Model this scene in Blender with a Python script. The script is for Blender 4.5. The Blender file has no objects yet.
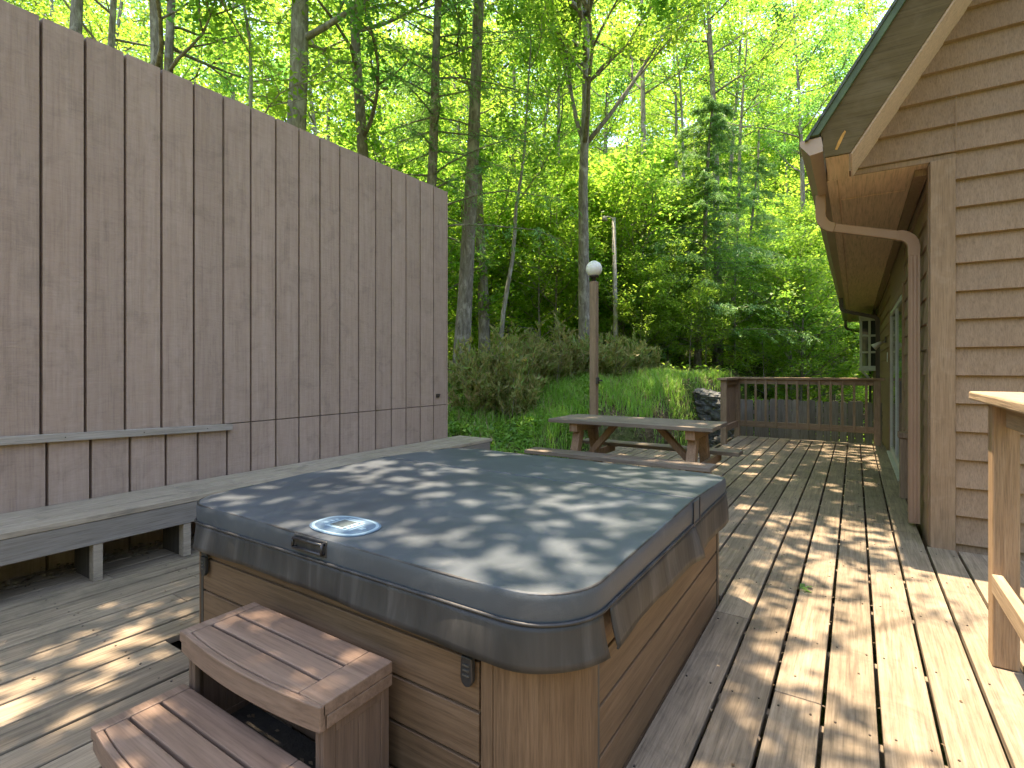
import bpy, math, random
import numpy as np
from mathutils import Vector, Matrix

random.seed(7)
RNG = np.random.default_rng(7)
sc = bpy.context.scene
COL = sc.collection
R = math.radians

# ------------------------------------------------------------------ camera numbers
F_PX, CAM_H = 525.0, 1.3
YAW = math.atan((855 - 512) / F_PX)
SY, CY = math.sin(YAW), math.cos(YAW)


def at(px, dist):
    """ground x, y of a picture column at a given depth (used once, to lay out real tree positions)"""
    k = (px - 512) / F_PX
    return dist * (-SY + CY * k), dist * (CY + SY * k)


# ------------------------------------------------------------------ node helpers
def new_mat(name):
    m = bpy.data.materials.new(name)
    m.use_nodes = True
    nt = m.node_tree
    for n in list(nt.nodes):
        nt.nodes.remove(n)
    out = nt.nodes.new('ShaderNodeOutputMaterial')
    return m, nt, out


def N(nt, typ, **kw):
    n = nt.nodes.new(typ)
    for k, v in kw.items():
        if k in ('operation', 'blend_type', 'data_type', 'noise_dimensions', 'feature', 'distance'):
            setattr(n, k, v)
        else:
            n.inputs[k].default_value = v
    return n


def L(nt, a, b):
    nt.links.new(a, b)


def ramp(nt, fac, stops):
    r = nt.nodes.new('ShaderNodeValToRGB')
    e = r.color_ramp.elements
    e[0].position, e[0].color = stops[0][0], (*stops[0][1], 1)
    e[1].position, e[1].color = stops[-1][0], (*stops[-1][1], 1)
    for p, c in stops[1:-1]:
        q = e.new(p)
        q.color = (*c, 1)
    L(nt, fac, r.inputs[0])
    return r.outputs[0]


def mixc(nt, fac, a, b, mode='MIX'):
    m = nt.nodes.new('ShaderNodeMix')
    m.data_type = 'RGBA'
    m.blend_type = mode
    for s, v in ((0, fac), (6, a), (7, b)):
        if hasattr(v, 'is_output'):
            L(nt, v, m.inputs[s])
        elif s == 0:
            m.inputs[0].default_value = v
        else:
            m.inputs[s].default_value = (*v, 1)
    return m.outputs[2]


def coords(nt, scale, rot=(0, 0, 0)):
    tc = nt.nodes.new('ShaderNodeTexCoord')
    mp = nt.nodes.new('ShaderNodeMapping')
    mp.inputs['Scale'].default_value = scale
    mp.inputs['Rotation'].default_value = rot
    L(nt, tc.outputs['Object'], mp.inputs[0])
    return mp.outputs[0]


def noise(nt, vec, scale, detail=4, rough=.55, dist=0.):
    n = N(nt, 'ShaderNodeTexNoise', Scale=scale, Detail=detail, Roughness=rough, Distortion=dist)
    L(nt, vec, n.inputs['Vector'])
    return n.outputs[0]


def m_math(nt, op, a, b):
    m = nt.nodes.new('ShaderNodeMath')
    m.operation = op
    for i, v in enumerate((a, b)):
        if hasattr(v, 'is_output'):
            L(nt, v, m.inputs[i])
        else:
            m.inputs[i].default_value = v
    return m.outputs[0]


def wood(name, dark, mid, light, grain='y', rough=.75, island=.25, fine=1., bump=.25, stain=None, stain_amt=.5,
         sawn=False, spec=.25, stain_scale=1.6, boards=None, grain_amt=.28):
    """weathered / painted wood: streaks along the grain, blotches, board to board variety, bump"""
    m, nt, out = new_mat(name)
    g = {'x': (1., 22., 22.), 'y': (22., 1., 22.), 'z': (22., 22., 1.)}[grain]
    v = coords(nt, tuple(q * fine for q in g))
    isl = nt.nodes.new('ShaderNodeNewGeometry').outputs['Random Per Island']
    off = nt.nodes.new('ShaderNodeVectorMath')
    off.operation = 'MULTIPLY_ADD'
    comb = nt.nodes.new('ShaderNodeCombineXYZ')
    for i in range(3):
        L(nt, isl, comb.inputs[i])
    L(nt, comb.outputs[0], off.inputs[0])
    off.inputs[1].default_value = (37, 53, 71)
    L(nt, v, off.inputs[2])
    streak = noise(nt, off.outputs[0], 2.2, 7, .62, .4)
    v2 = coords(nt, (1, 1, 1))
    blot = noise(nt, v2, stain_scale, 6, .6, .3)
    fac = m_math(nt, 'ADD', m_math(nt, 'MULTIPLY', streak, .65), m_math(nt, 'MULTIPLY', blot, .35))
    col = ramp(nt, fac, [(.33, dark), (.5, mid), (.66, light)])
    if stain:
        sfac = ramp(nt, noise(nt, v2, stain_scale * 2.1, 8, .68, .8), [(.50, (0, 0, 0)), (.66, (1, 1, 1))])
        sf = m_math(nt, 'MULTIPLY', sfac, stain_amt)
        col = mixc(nt, sf, col, stain)
    fn = nt.nodes.new('ShaderNodeVectorMath')
    fn.operation = 'MULTIPLY'
    L(nt, off.outputs[0], fn.inputs[0])
    fn.inputs[1].default_value = tuple(3.2 if q > 2 else 2.6 for q in g)
    fine_n = noise(nt, fn.outputs[0], 2.4, 4, .7, .2)
    col = mixc(nt, 1., col, ramp(nt, fine_n, [(.34, (1 - grain_amt,) * 3), (.5, (1., 1., 1.)), (.68, (1 + grain_amt * .45,) * 3)]), 'MULTIPLY')
    hv = m_math(nt, 'ADD', m_math(nt, 'MULTIPLY', isl, island), 1 - island / 2)
    if boards:
        sp = nt.nodes.new('ShaderNodeSeparateXYZ')
        L(nt, coords(nt, (1, 1, 1)), sp.inputs[0])
        wn = nt.nodes.new('ShaderNodeTexWhiteNoise')
        wn.noise_dimensions = '1D'
        L(nt, m_math(nt, 'FLOOR', m_math(nt, 'DIVIDE', m_math(nt, 'SUBTRACT', sp.outputs[1], boards[1]), boards[0]), 0.), wn.inputs['W'])
        hv = m_math(nt, 'ADD', m_math(nt, 'MULTIPLY', wn.outputs[0], boards[2]), 1 - boards[2] / 2)
    mul = nt.nodes.new('ShaderNodeVectorMath')
    mul.operation = 'SCALE'
    L(nt, col, mul.inputs[0])
    L(nt, hv, mul.inputs['Scale'])
    b = nt.nodes.new('ShaderNodeBsdfPrincipled')
    b.inputs['Specular IOR Level'].default_value = spec
    L(nt, mul.outputs[0], b.inputs['Base Color'])
    L(nt, m_math(nt, 'ADD', m_math(nt, 'MULTIPLY', blot, .2), rough - .1), b.inputs['Roughness'])
    h = streak
    if sawn:
        vs = coords(nt, (3.5, 3.5, 44.))
        saw = noise(nt, vs, 1.0, 8, .75, 3.)
        h = m_math(nt, 'ADD', streak, m_math(nt, 'MULTIPLY', saw, .9))
        sawc = ramp(nt, saw, [(.34, (.86, .85, .85)), (.62, (1, 1, 1))])
        mul2 = mixc(nt, 1., mul.outputs[0], sawc, 'MULTIPLY')
        L(nt, mul2, b.inputs['Base Color'])
    bp = N(nt, 'ShaderNodeBump', Strength=bump, Distance=.01)
    L(nt, h, bp.inputs['Height'])
    L(nt, bp.outputs[0], b.inputs['Normal'])
    L(nt, b.outputs[0], out.inputs[0])
    return m


def plain(name, col, rough=.5, metal=0., var=.15, scale=6., bump=0., bscale=60., spec=.5):
    m, nt, out = new_mat(name)
    v = coords(nt, (1, 1, 1))
    n = noise(nt, v, scale, 6, .6)
    c = ramp(nt, n, [(.3, tuple(q * (1 - var) for q in col)), (.7, tuple(min(1, q * (1 + var)) for q in col))])
    b = N(nt, 'ShaderNodeBsdfPrincipled', Roughness=rough, Metallic=metal)
    b.inputs['Specular IOR Level'].default_value = spec
    L(nt, c, b.inputs['Base Color'])
    if bump:
        bp = N(nt, 'ShaderNodeBump', Strength=bump, Distance=.01)
        L(nt, noise(nt, v, bscale, 5, .6), bp.inputs['Height'])
        L(nt, bp.outputs[0], b.inputs['Normal'])
    L(nt, b.outputs[0], out.inputs[0])
    return m


def leafmat(name, cols, trans, tfac=.45, rough=.45):
    """thin leaf: reflecting face plus light passing through; each leaf has its own colour"""
    m, nt, out = new_mat(name)
    isl = nt.nodes.new('ShaderNodeNewGeometry').outputs['Random Per Island']
    k = len(cols) - 1
    c = ramp(nt, isl, [(i / k, q) for i, q in enumerate(cols)])
    t = ramp(nt, isl, [(i / k, q) for i, q in enumerate(trans)])
    oi = nt.nodes.new('ShaderNodeObjectInfo').outputs['Random']
    hs = nt.nodes.new('ShaderNodeHueSaturation')
    L(nt, m_math(nt, 'ADD', m_math(nt, 'MULTIPLY', oi, .05), .475), hs.inputs['Hue'])
    L(nt, m_math(nt, 'ADD', m_math(nt, 'MULTIPLY', oi, .4), .8), hs.inputs['Value'])
    L(nt, c, hs.inputs['Color'])
    b = N(nt, 'ShaderNodeBsdfPrincipled', Roughness=rough)
    b.inputs['Specular IOR Level'].default_value = .35
    L(nt, hs.outputs[0], b.inputs['Base Color'])
    tr = nt.nodes.new('ShaderNodeBsdfTranslucent')
    L(nt, t, tr.inputs[0])
    mx = nt.nodes.new('ShaderNodeMixShader')
    mx.inputs[0].default_value = tfac
    L(nt, b.outputs[0], mx.inputs[1])
    L(nt, tr.outputs[0], mx.inputs[2])
    L(nt, mx.outputs[0], out.inputs[0])
    return m


# ------------------------------------------------------------------ mesh helpers
ORG = {}


class MB:
    def __init__(self):
        self.v, self.f, self.smooth = [], [], []

    def add(self, vs, fs, smooth=False):
        o = len(self.v)
        self.v += [tuple(p) for p in vs]
        self.f += [tuple(i + o for i in f) for f in fs]
        self.smooth += [smooth] * len(fs)
        return self

    def box(self, x0, x1, y0, y1, z0, z1):
        vs = [(x, y, z) for z in (z0, z1) for y in (y0, y1) for x in (x0, x1)]
        return self.add(vs, [(0, 2, 3, 1), (4, 5, 7, 6), (0, 1, 5, 4), (2, 6, 7, 3), (0, 4, 6, 2), (1, 3, 7, 5)])

    def beam(self, a, b, w, h, up=(0, 0, 1)):
        a, b = Vector(a), Vector(b)
        d = (b - a).normalized()
        s = d.cross(Vector(up)).normalized()
        u = s.cross(d)
        vs = []
        for p in (a, b):
            for j in (-1, 1):
                for i in (-1, 1):
                    vs.append(p + s * (i * w / 2) + u * (j * h / 2))
        return self.add(vs, [(0, 2, 3, 1), (4, 5, 7, 6), (0, 1, 5, 4), (2, 6, 7, 3), (0, 4, 6, 2), (1, 3, 7, 5)])

    def prism(self, poly, axis, a0, a1):
        """extrude a 2-D polygon along axis ('x': poly is (y,z); 'y': (x,z); 'z': (x,y))"""
        def p3(p, a):
            return {'x': (a, p[0], p[1]), 'y': (p[0], a, p[1]), 'z': (p[0], p[1], a)}[axis]
        n = len(poly)
        vs = [p3(p, a0) for p in poly] + [p3(p, a1) for p in poly]
        fs = [tuple(range(n))[::-1], tuple(range(n, 2 * n))]
        fs += [(i, (i + 1) % n, n + (i + 1) % n, n + i) for i in range(n)]
        return self.add(vs, fs)

    def tube(self, pts, radii, n=8, cap=True, smooth=True):
        pts = [Vector(p) for p in pts]
        if not hasattr(radii, '__len__'):
            radii = [radii] * len(pts)
        vs, fs = [], []
        prev = None
        for i, p in enumerate(pts):
            d = (pts[min(i + 1, len(pts) - 1)] - pts[max(i - 1, 0)]).normalized()
            if prev is None:
                s = d.cross(Vector((0.13, .97, .2))).normalized()
            else:
                s = (prev - d * prev.dot(d)).normalized()
            prev = s
            u = d.cross(s)
            for k in range(n):
                a = 2 * math.pi * k / n
                vs.append(p + (s * math.cos(a) + u * math.sin(a)) * radii[i])
        for i in range(len(pts) - 1):
            for k in range(n):
                a, b = i * n + k, i * n + (k + 1) % n
                fs.append((a, b, b + n, a + n))
        if cap:
            fs.append(tuple(range(n))[::-1])
            fs.append(tuple(range((len(pts) - 1) * n, len(pts) * n)))
        return self.add(vs, fs, smooth)

    def sphere(self, c, r, n=16, sz=1.):
        vs, fs = [], []
        m = n // 2
        for j in range(m + 1):
            t = math.pi * j / m
            for i in range(n):
                a = 2 * math.pi * i / n
                vs.append((c[0] + r * math.sin(t) * math.cos(a), c[1] + r * math.sin(t) * math.sin(a),
                           c[2] + r * sz * math.cos(t)))
        for j in range(m):
            for i in range(n):
                a, b = j * n + i, j * n + (i + 1) % n
                fs.append((a, a + n, b + n, b))
        return self.add(vs, fs, True)

    def loft(self, rings, closed=True, smooth=True, cap_top=False, cap_bot=False):
        n = len(rings[0])
        vs = [p for r in rings for p in r]
        fs = []
        for j in range(len(rings) - 1):
            for i in range(n if closed else n - 1):
                a, b = j * n + i, j * n + (i + 1) % n
                fs.append((a, b, b + n, a + n))
        if cap_bot:
            fs.append(tuple(range(n))[::-1])
        if cap_top:
            fs.append(tuple(range((len(rings) - 1) * n, len(rings) * n)))
        return self.add(vs, fs, smooth)

    def build(self, name, mat, parent=None, bevel=0., solid=0., kind=None, seg=2):
        o3 = ORG.get(parent.name, Vector((0, 0, 0))) if parent else Vector((0, 0, 0))
        me = bpy.data.meshes.new(name)
        me.from_pydata([(p[0] - o3[0], p[1] - o3[1], p[2] - o3[2]) for p in self.v], [], self.f)
        me.polygons.foreach_set('use_smooth', self.smooth)
        me.update()
        ob = bpy.data.objects.new(name, me)
        COL.objects.link(ob)
        me.materials.append(mat)
        if parent:
            ob.parent = parent
            ORG[ob.name] = o3
        if solid:
            s = ob.modifiers.new('solid', 'SOLIDIFY')
            s.thickness = solid
        if bevel:
            b = ob.modifiers.new('bevel', 'BEVEL')
            b.width = bevel
            b.segments = seg
            b.limit_method = 'ANGLE'
            b.angle_limit = R(40)
        if kind:
            ob['kind'] = kind
        return ob


def thing(name, label, cat, loc=(0, 0, 0), group=None):
    o = bpy.data.objects.new(name, None)
    o.empty_display_size = .1
    COL.objects.link(o)
    o.location = loc
    ORG[o.name] = Vector(loc)
    o['label'], o['category'] = label, cat
    if group:
        o['group'] = group
    return o


def tag(o, label, cat, group=None):
    o['label'], o['category'] = label, cat
    if group:
        o['group'] = group
    return o


def copy_tree(o, parent=None):
    c = o.copy()
    COL.objects.link(c)
    if parent:
        c.parent = parent
    for ch in list(o.children):
        copy_tree(ch, c)
    return c


def unit(a):
    return a / np.maximum(1e-9, np.linalg.norm(a, axis=1, keepdims=True))


def leaf_arrays(C, length, width, updir=.75, droop=.25, axis=None, rng=RNG):
    """pointed folded leaves at the centres C; returns verts (N*4,3)"""
    n = len(C)
    if axis is None:
        a = rng.uniform(0, 2 * np.pi, n)
        axis = np.stack([np.cos(a), np.sin(a), rng.normal(-droop, .35, n)], 1)
    axis = unit(axis)
    nr = rng.normal(0, 1, (n, 3)) * (1 - updir)
    nr[:, 2] += updir
    s = unit(np.cross(axis, nr))
    nn = np.cross(s, axis)
    ln = (length * rng.uniform(.7, 1.25, n))[:, None]
    wd = (width * rng.uniform(.75, 1.2, n))[:, None]
    b = C - axis * ln * .5
    t = C + axis * ln * .5 - nn * ln * .08
    r = C + s * wd * .5 - axis * ln * .06 + nn * wd * .12
    l = C - s * wd * .5 - axis * ln * .06 + nn * wd * .12
    return np.stack([b, r, t, l], 1).reshape(-1, 3)


def quads_object(name, V, mat, parent=None, kind=None, smooth=False):
    n = len(V) // 4
    o3 = np.array(ORG.get(parent.name, (0, 0, 0))) if parent else np.zeros(3)
    me = bpy.data.meshes.new(name)
    me.vertices.add(len(V))
    me.vertices.foreach_set('co', (V - o3).astype(np.float32).ravel())
    me.loops.add(n * 4)
    me.loops.foreach_set('vertex_index', np.arange(n * 4, dtype=np.int32))
    me.polygons.add(n)
    me.polygons.foreach_set('loop_start', np.arange(0, n * 4, 4, dtype=np.int32))
    me.update(calc_edges=True)
    me.validate()
    me.materials.append(mat)
    ob = bpy.data.objects.new(name, me)
    COL.objects.link(ob)
    if parent:
        ob.parent = parent
        ORG[ob.name] = Vector(o3)
    if kind:
        ob['kind'] = kind
    return ob


# ------------------------------------------------------------------ materials
M = {}
M['deck'] = wood('deck wood', (.115, .088, .060), (.218, .168, .114), (.29, .228, .160), 'y', .75, .38, 1., .4,
                 stain=(.105, .087, .063), stain_amt=.55)
M['bench'] = wood('bench wood', (.25, .20, .148), (.33, .268, .202), (.39, .325, .248), 'y', .75, .25, 1., .3,
                  stain=(.12, .105, .085), stain_amt=.4)
M['fascia'] = wood('bench fascia paint', (.17, .146, .122), (.21, .182, .154), (.245, .215, .185), 'y', .7, .1, 1., .15)
M['fence'] = wood('rough sawn siding stain', (.345, .244, .193), (.385, .279, .225), (.42, .31, .255), 'z', .85, .10,
                  .5, .5, spec=.12, boards=(.2352, 1.175 - 2.4, .11), stain=(.23, .172, .14), stain_amt=.4, sawn=True, stain_scale=2.4, grain_amt=.13)
M['shadewood'] = wood('shade dark wood', (.035, .028, .022), (.06, .05, .04), (.085, .07, .056), 'z', .85, .1, 1., .3)  # bench supports: the shade under the seat is put into this dark colour
M['strip'] = wood('pale strip paint', (.24, .205, .175), (.32, .275, .235), (.38, .33, .29), 'y', .75, .1, 1., .25)
M['siding_gable'] = wood('brown siding paint gable', (.215, .141, .086), (.25, .166, .103), (.285, .192, .122), 'z', .7, .08,
                         1.2, .22, stain=(.25, .185, .13), stain_amt=.25, spec=.12, stain_scale=2.5)
M['trim'] = wood('brown trim paint', (.205, .131, .076), (.255, .166, .098), (.295, .197, .12), 'z', .6, .06, 1., .2,
                 stain=(.36, .27, .19), stain_amt=.3, spec=.12, stain_scale=3.)
M['soffit'] = wood('soffit paint', (.56, .38, .25), (.63, .435, .29), (.67, .475, .325), 'y', .65, .05, .5, .06)  # tone lifted well above the siding to stand for light bounced off the deck
M['rake'] = wood('rake fascia paint', (.080, .055, .022), (.098, .069, .029), (.118, .086, .040), 'x', .6, .05, .5, .1,
                 stain=(.17, .13, .08), stain_amt=.3, spec=.08)
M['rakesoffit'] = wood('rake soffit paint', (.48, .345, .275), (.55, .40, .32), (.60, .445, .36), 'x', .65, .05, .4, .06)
M['rail'] = wood('brown railing stain', (.20, .13, .078), (.275, .185, .114), (.33, .23, .148), 'z', .7, .15, 1., .3,
                 stain=(.13, .088, .055), stain_amt=.4)
M['railx'] = wood('brown railing stain along', (.20, .13, .078), (.275, .185, .114), (.33, .23, .148), 'x', .7, .15, 1.,
                  .3, stain=(.13, .088, .055), stain_amt=.4)
M['raily'] = wood('tan rail cap', (.25, .175, .11), (.33, .235, .15), (.40, .295, .195), 'y', .7, .1, 1., .35)
M['post'] = wood('tan post', (.23, .145, .08), (.31, .20, .115), (.37, .25, .15), 'z', .7, .1, 1.4, .6)
M['picket'] = wood('grey weathered pickets', (.115, .096, .082), (.175, .148, .128), (.24, .208, .182), 'z', .85, .5, 1., .35)
M['tabletop'] = wood('weathered table top', (.135, .104, .076), (.195, .155, .117), (.245, .20, .155), 'x', .75, .2, 1., .3,
                     stain=(.13, .11, .09), stain_amt=.4)
M['tableleg'] = wood('table leg wood', (.20, .115, .062), (.275, .165, .095), (.34, .215, .13), 'z', .7, .2, 1., .3)
M['cab'] = wood('spa cabinet panel', (.088, .052, .029), (.132, .081, .046), (.170, .108, .064), 'x', .55, .06, .8, .12, spec=.25)
M['caby'] = wood('spa cabinet side panel', (.088, .052, .029), (.132, .081, .046), (.170, .108, .064), 'y', .5, .06, .8, .12,
                 spec=.25)
M['cabz'] = wood('spa cabinet corner panel', (.088, .052, .029), (.132, .081, .046), (.170, .108, .064), 'z', .5, .05, 1.3,
                 .12, spec=.25)
M['step'] = wood('spa step plank', (.135, .085, .058), (.185, .12, .085), (.23, .155, .113), 'x', .55, .1, .7, .15, spec=.4)
M['stepz'] = wood('spa step panel', (.10, .063, .044), (.135, .087, .062), (.165, .11, .08), 'z', .55, .08, .7, .12, spec=.4)
M['dark'] = plain('black plastic', (.018, .018, .019), .4)
M['void'] = plain('shade dark soil', (.035, .030, .024), .95, var=.4, scale=20, bump=.6)  # near black tone stands for shade in the hollows under deck and steps
M['gutter'] = plain('brown gutter metal', (.36, .25, .17), .42, .0, .1, 3.)
M['spout'] = plain('brown downspout metal', (.34, .21, .13), .45, .0, .08, 3.)
M['spoutdark'] = plain('dark downspout metal', (.05, .036, .028), .45)
M['edge'] = plain('green drip edge', (.055, .085, .035), .65, 0., .4, 8.)
M['shingle'] = plain('grey green shingles', (.07, .085, .07), .9, var=.5, scale=30, bump=.8)
M['white'] = plain('white frame paint', (.42, .44, .38), .5, var=.1)
M['glass'] = plain('dark window glass', (.03, .04, .04), .06, spec=.8, var=.3, scale=2.)
M['frame'] = plain('door frame', (.40, .39, .34), .45)
M['framed'] = plain('dark door frame', (.06, .055, .045), .45)
M['globe'] = plain('opal globe glass', (.80, .76, .70), .35, var=.05)
M['pole'] = plain('weathered pole', (.34, .31, .27), .7, var=.3, scale=12, bump=.3)
M['rock'] = plain('grey field stone', (.13, .128, .12), .9, var=.6, scale=9, bump=1., bscale=25)
M['shell'] = plain('pearl spa shell', (.72, .72, .66), .3)
M['peel'] = plain('bare orange wood', (.42, .20, .035), .8, var=.3, scale=30)


def vinyl_mat():
    m, nt, out = new_mat('spa cover vinyl')
    v = coords(nt, (1, 1, 1))
    n = noise(nt, v, 2.2, 6, .6, .3)
    c = ramp(nt, n, [(.3, (.042, .051, .060)), (.55, (.058, .070, .081)), (.75, (.080, .094, .106))])
    dust = ramp(nt, noise(nt, v, 7., 9, .7, .6), [(.52, (0, 0, 0)), (.75, (1, 1, 1))])
    c = mixc(nt, m_math(nt, 'MULTIPLY', dust, .25), c, (.20, .20, .19))
    b = nt.nodes.new('ShaderNodeBsdfPrincipled')
    b.inputs['Specular IOR Level'].default_value = .42
    L(nt, c, b.inputs['Base Color'])
    L(nt, m_math(nt, 'ADD', m_math(nt, 'MULTIPLY', n, .25), .36), b.inputs['Roughness'])
    bp = N(nt, 'ShaderNodeBump', Strength=.2, Distance=.01)
    vv = N(nt, 'ShaderNodeTexVoronoi', Scale=220.)
    L(nt, v, vv.inputs['Vector'])
    hh = m_math(nt, 'ADD', m_math(nt, 'MULTIPLY', vv.outputs[0], .12), m_math(nt, 'MULTIPLY', noise(nt, v, 3.5, 3, .5), 1.6))
    L(nt, hh, bp.inputs['Height'])
    L(nt, bp.outputs[0], b.inputs['Normal'])
    L(nt, b.outputs[0], out.inputs[0])
    return m


M['vinyl'] = vinyl_mat()


def skirt_mat():
    m, nt, out = new_mat('spa cover skirt vinyl')
    v = coords(nt, (9., 9., .8))
    n = noise(nt, v, 1., 5, .6, .5)
    c = ramp(nt, n, [(.36, (.022, .022, .022)), (.54, (.036, .035, .034)), (.74, (.095, .090, .085))])
    b = N(nt, 'ShaderNodeBsdfPrincipled', Roughness=.52)
    b.inputs['Specular IOR Level'].default_value = .42
    L(nt, c, b.inputs['Base Color'])
    bp = N(nt, 'ShaderNodeBump', Strength=.3, Distance=.02)
    L(nt, n, bp.inputs['Height'])
    L(nt, bp.outputs[0], b.inputs['Normal'])
    L(nt, b.outputs[0], out.inputs[0])
    return m


M['skirt'] = skirt_mat()
M['badge'] = plain('pale blue badge ring', (.27, .39, .45), .35, var=.1, scale=60)
M['badge_dark'] = plain('slate blue badge', (.10, .16, .22), .4, var=.2, scale=50)
M['lcd'] = plain('grey display', (.09, .115, .12), .2)

M['leaf'] = leafmat('broad leaves', [(0.059, 0.163, 0.027), (0.111, 0.256, 0.042), (0.170, 0.333, 0.060), (0.228, 0.373, 0.093)],
                    [(0.144, 0.357, 0.038), (0.259, 0.529, 0.056), (0.372, 0.645, 0.074), (0.476, 0.645, 0.111)], .58)
M['leaf_dk'] = leafmat('deep green leaves', [(0.049, 0.154, 0.048), (0.090, 0.226, 0.060), (0.139, 0.296, 0.081)],
                       [(0.145, 0.419, 0.072), (0.232, 0.580, 0.108), (0.377, 0.741, 0.121)], .45)
M['leaf_yl'] = leafmat('yellow green leaves', [(0.114, 0.243, 0.032), (0.183, 0.336, 0.048), (0.246, 0.394, 0.065)],
                       [(0.243, 0.447, 0.040), (0.329, 0.536, 0.053), (0.400, 0.554, 0.080)], .62)
M['leaf_hill_lit'] = leafmat('sun brightened thicket leaves', [(.17, .34, .035), (.26, .42, .05), (.34, .46, .07)],  # brighter copy of the yellow green leaves, sunlight put into the colour
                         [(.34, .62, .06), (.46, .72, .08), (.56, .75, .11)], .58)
M['needle'] = leafmat('hemlock needles', [(0.075, 0.175, 0.060), (0.125, 0.255, 0.085), (0.185, 0.330, 0.105)],
                      [(0.190, 0.400, 0.100), (0.280, 0.530, 0.130), (0.380, 0.640, 0.150)], .35)
M['juniper'] = leafmat('browning juniper', [(.14, .22, .06), (.34, .28, .11), (.18, .31, .07), (.46, .36, .17)],
                       [(.26, .34, .08), (.44, .38, .14), (.30, .48, .11), (.52, .40, .18)], .4)
M['grass'] = leafmat('bank grass', [(0.135, 0.252, 0.036), (0.178, 0.361, 0.055), (0.252, 0.445, 0.088)],
                     [(0.253, 0.517, 0.065), (0.379, 0.690, 0.086), (0.480, 0.750, 0.129)], .4)
M['drygrass'] = leafmat('dry grass', [(.26, .22, .11), (.36, .32, .17), (.22, .26, .08)], [(.34, .30, .14), (.44, .40, .2), (.3, .36, .1)], .35)
M['cover_leaf'] = leafmat('ground cover leaves', [(0.064, 0.173, 0.029), (0.118, 0.255, 0.040), (0.191, 0.328, 0.064)],
                          [(0.187, 0.406, 0.047), (0.281, 0.546, 0.062), (0.390, 0.655, 0.078)], .35)
M['litter'] = leafmat('dead leaves', [(.10, .065, .035), (.17, .115, .065), (.26, .20, .13), (.13, .10, .07)],
                      [(.1, .06, .03), (.16, .1, .06), (.2, .15, .1), (.1, .08, .05)], .15)


def bark(name, a, b_, c_, scale=7.):
    m, nt, out = new_mat(name)
    v = coords(nt, (1, 1, .22))
    n = noise(nt, v, scale * 2.4, 8, .68, .6)
    col = ramp(nt, n, [(.34, a), (.52, b_), (.70, c_)])
    v2 = coords(nt, (1, 1, .6))
    lich = ramp(nt, noise(nt, v2, scale * .8, 6, .65, .4), [(.52, (0, 0, 0)), (.64, (1, 1, 1))])
    col = mixc(nt, m_math(nt, 'MULTIPLY', lich, .55), col, tuple(min(1, q * 1.35 + .03) for q in c_))
    b = N(nt, 'ShaderNodeBsdfPrincipled', Roughness=.9)
    b.inputs['Specular IOR Level'].default_value = .15
    L(nt, col, b.inputs['Base Color'])
    bp = N(nt, 'ShaderNodeBump', Strength=.9, Distance=.03)
    L(nt, n, bp.inputs['Height'])
    L(nt, bp.outputs[0], b.inputs['Normal'])
    L(nt, b.outputs[0], out.inputs[0])
    return m


M['bark'] = bark('grey brown bark', (.11, .094, .078), (.225, .198, .168), (.35, .325, .29))
M['bark_dk'] = bark('dark furrowed bark', (.11, .095, .08), (.21, .182, .152), (.32, .292, .256))
M['bark_pale'] = bark('pale smooth bark', (.15, .13, .105), (.255, .235, .20), (.37, .35, .31))


# ------------------------------------------------------------------ terrain
def sstep(a, b, x):
    t = np.clip((x - a) / (b - a), 0, 1)
    return t * t * (3 - 2 * t)


def gz(x, y):
    x, y = np.asarray(x, float), np.asarray(y, float)
    u = -.6 * x + .8 * y
    d = np.hypot(x, y)
    bank = -.22 + 1.25 * sstep(6.9, 11.6, u) + .18 * sstep(12, 20, u)
    xb = -4.65 + 1.0 * sstep(5.1, 5.5, y) + 1.1 * sstep(8.4, 9.2, y)
    m = sstep(xb + .05, xb - .55, x)
    low = -.85 + 0 * x
    z = low + (bank - low) * m
    z = z + .05 * np.maximum(0, d - 16) + .42 * np.maximum(0, d - 24) + .07 * np.sin(x * 1.3 + .4) * np.sin(y * 1.1) * m
    return z


def g1(x, y):
    return float(gz(x, y))


near = np.arange(-14, 14.01, .22)
gx = np.concatenate([-np.geomspace(150, 14.6, 34), near, np.geomspace(14.6, 150, 34)])
neary = np.arange(-6, 20.01, .22)
gy = np.concatenate([-np.geomspace(120, 6.6, 22), neary, np.geomspace(20.6, 180, 36)])
GX, GY = np.meshgrid(gx, gy)
GZ = gz(GX, GY)
nx, ny = len(gx), len(gy)
mb = MB()
vs = np.stack([GX.ravel(), GY.ravel(), GZ.ravel()], 1)
fs = [(j * nx + i, j * nx + i + 1, (j + 1) * nx + i + 1, (j + 1) * nx + i) for j in range(ny - 1) for i in range(nx - 1)]
mb.add(vs.tolist(), fs, True)


def ground_mat():
    m, nt, out = new_mat('forest floor')
    v = coords(nt, (1, 1, 1))
    n1 = noise(nt, v, .55, 5, .6)
    n2 = noise(nt, v, 14., 8, .7)
    c = ramp(nt, n2, [(.3, (.055, .042, .026)), (.5, (.105, .082, .05)), (.7, (.16, .135, .09))])
    g = ramp(nt, n2, [(.3, (.035, .065, .014)), (.6, (.085, .135, .03))])
    f = ramp(nt, n1, [(.42, (0, 0, 0)), (.56, (1, 1, 1))])
    col = mixc(nt, f, c, g)
    b = N(nt, 'ShaderNodeBsdfPrincipled', Roughness=.95)
    b.inputs['Specular IOR Level'].default_value = .1
    L(nt, col, b.inputs['Base Color'])
    bp = N(nt, 'ShaderNodeBump', Strength=.9, Distance=.05)
    L(nt, n2, bp.inputs['Height'])
    L(nt, bp.outputs[0], b.inputs['Normal'])
    L(nt, b.outputs[0], out.inputs[0])
    return m


mb.build('ground', ground_mat(), kind='structure')

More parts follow.
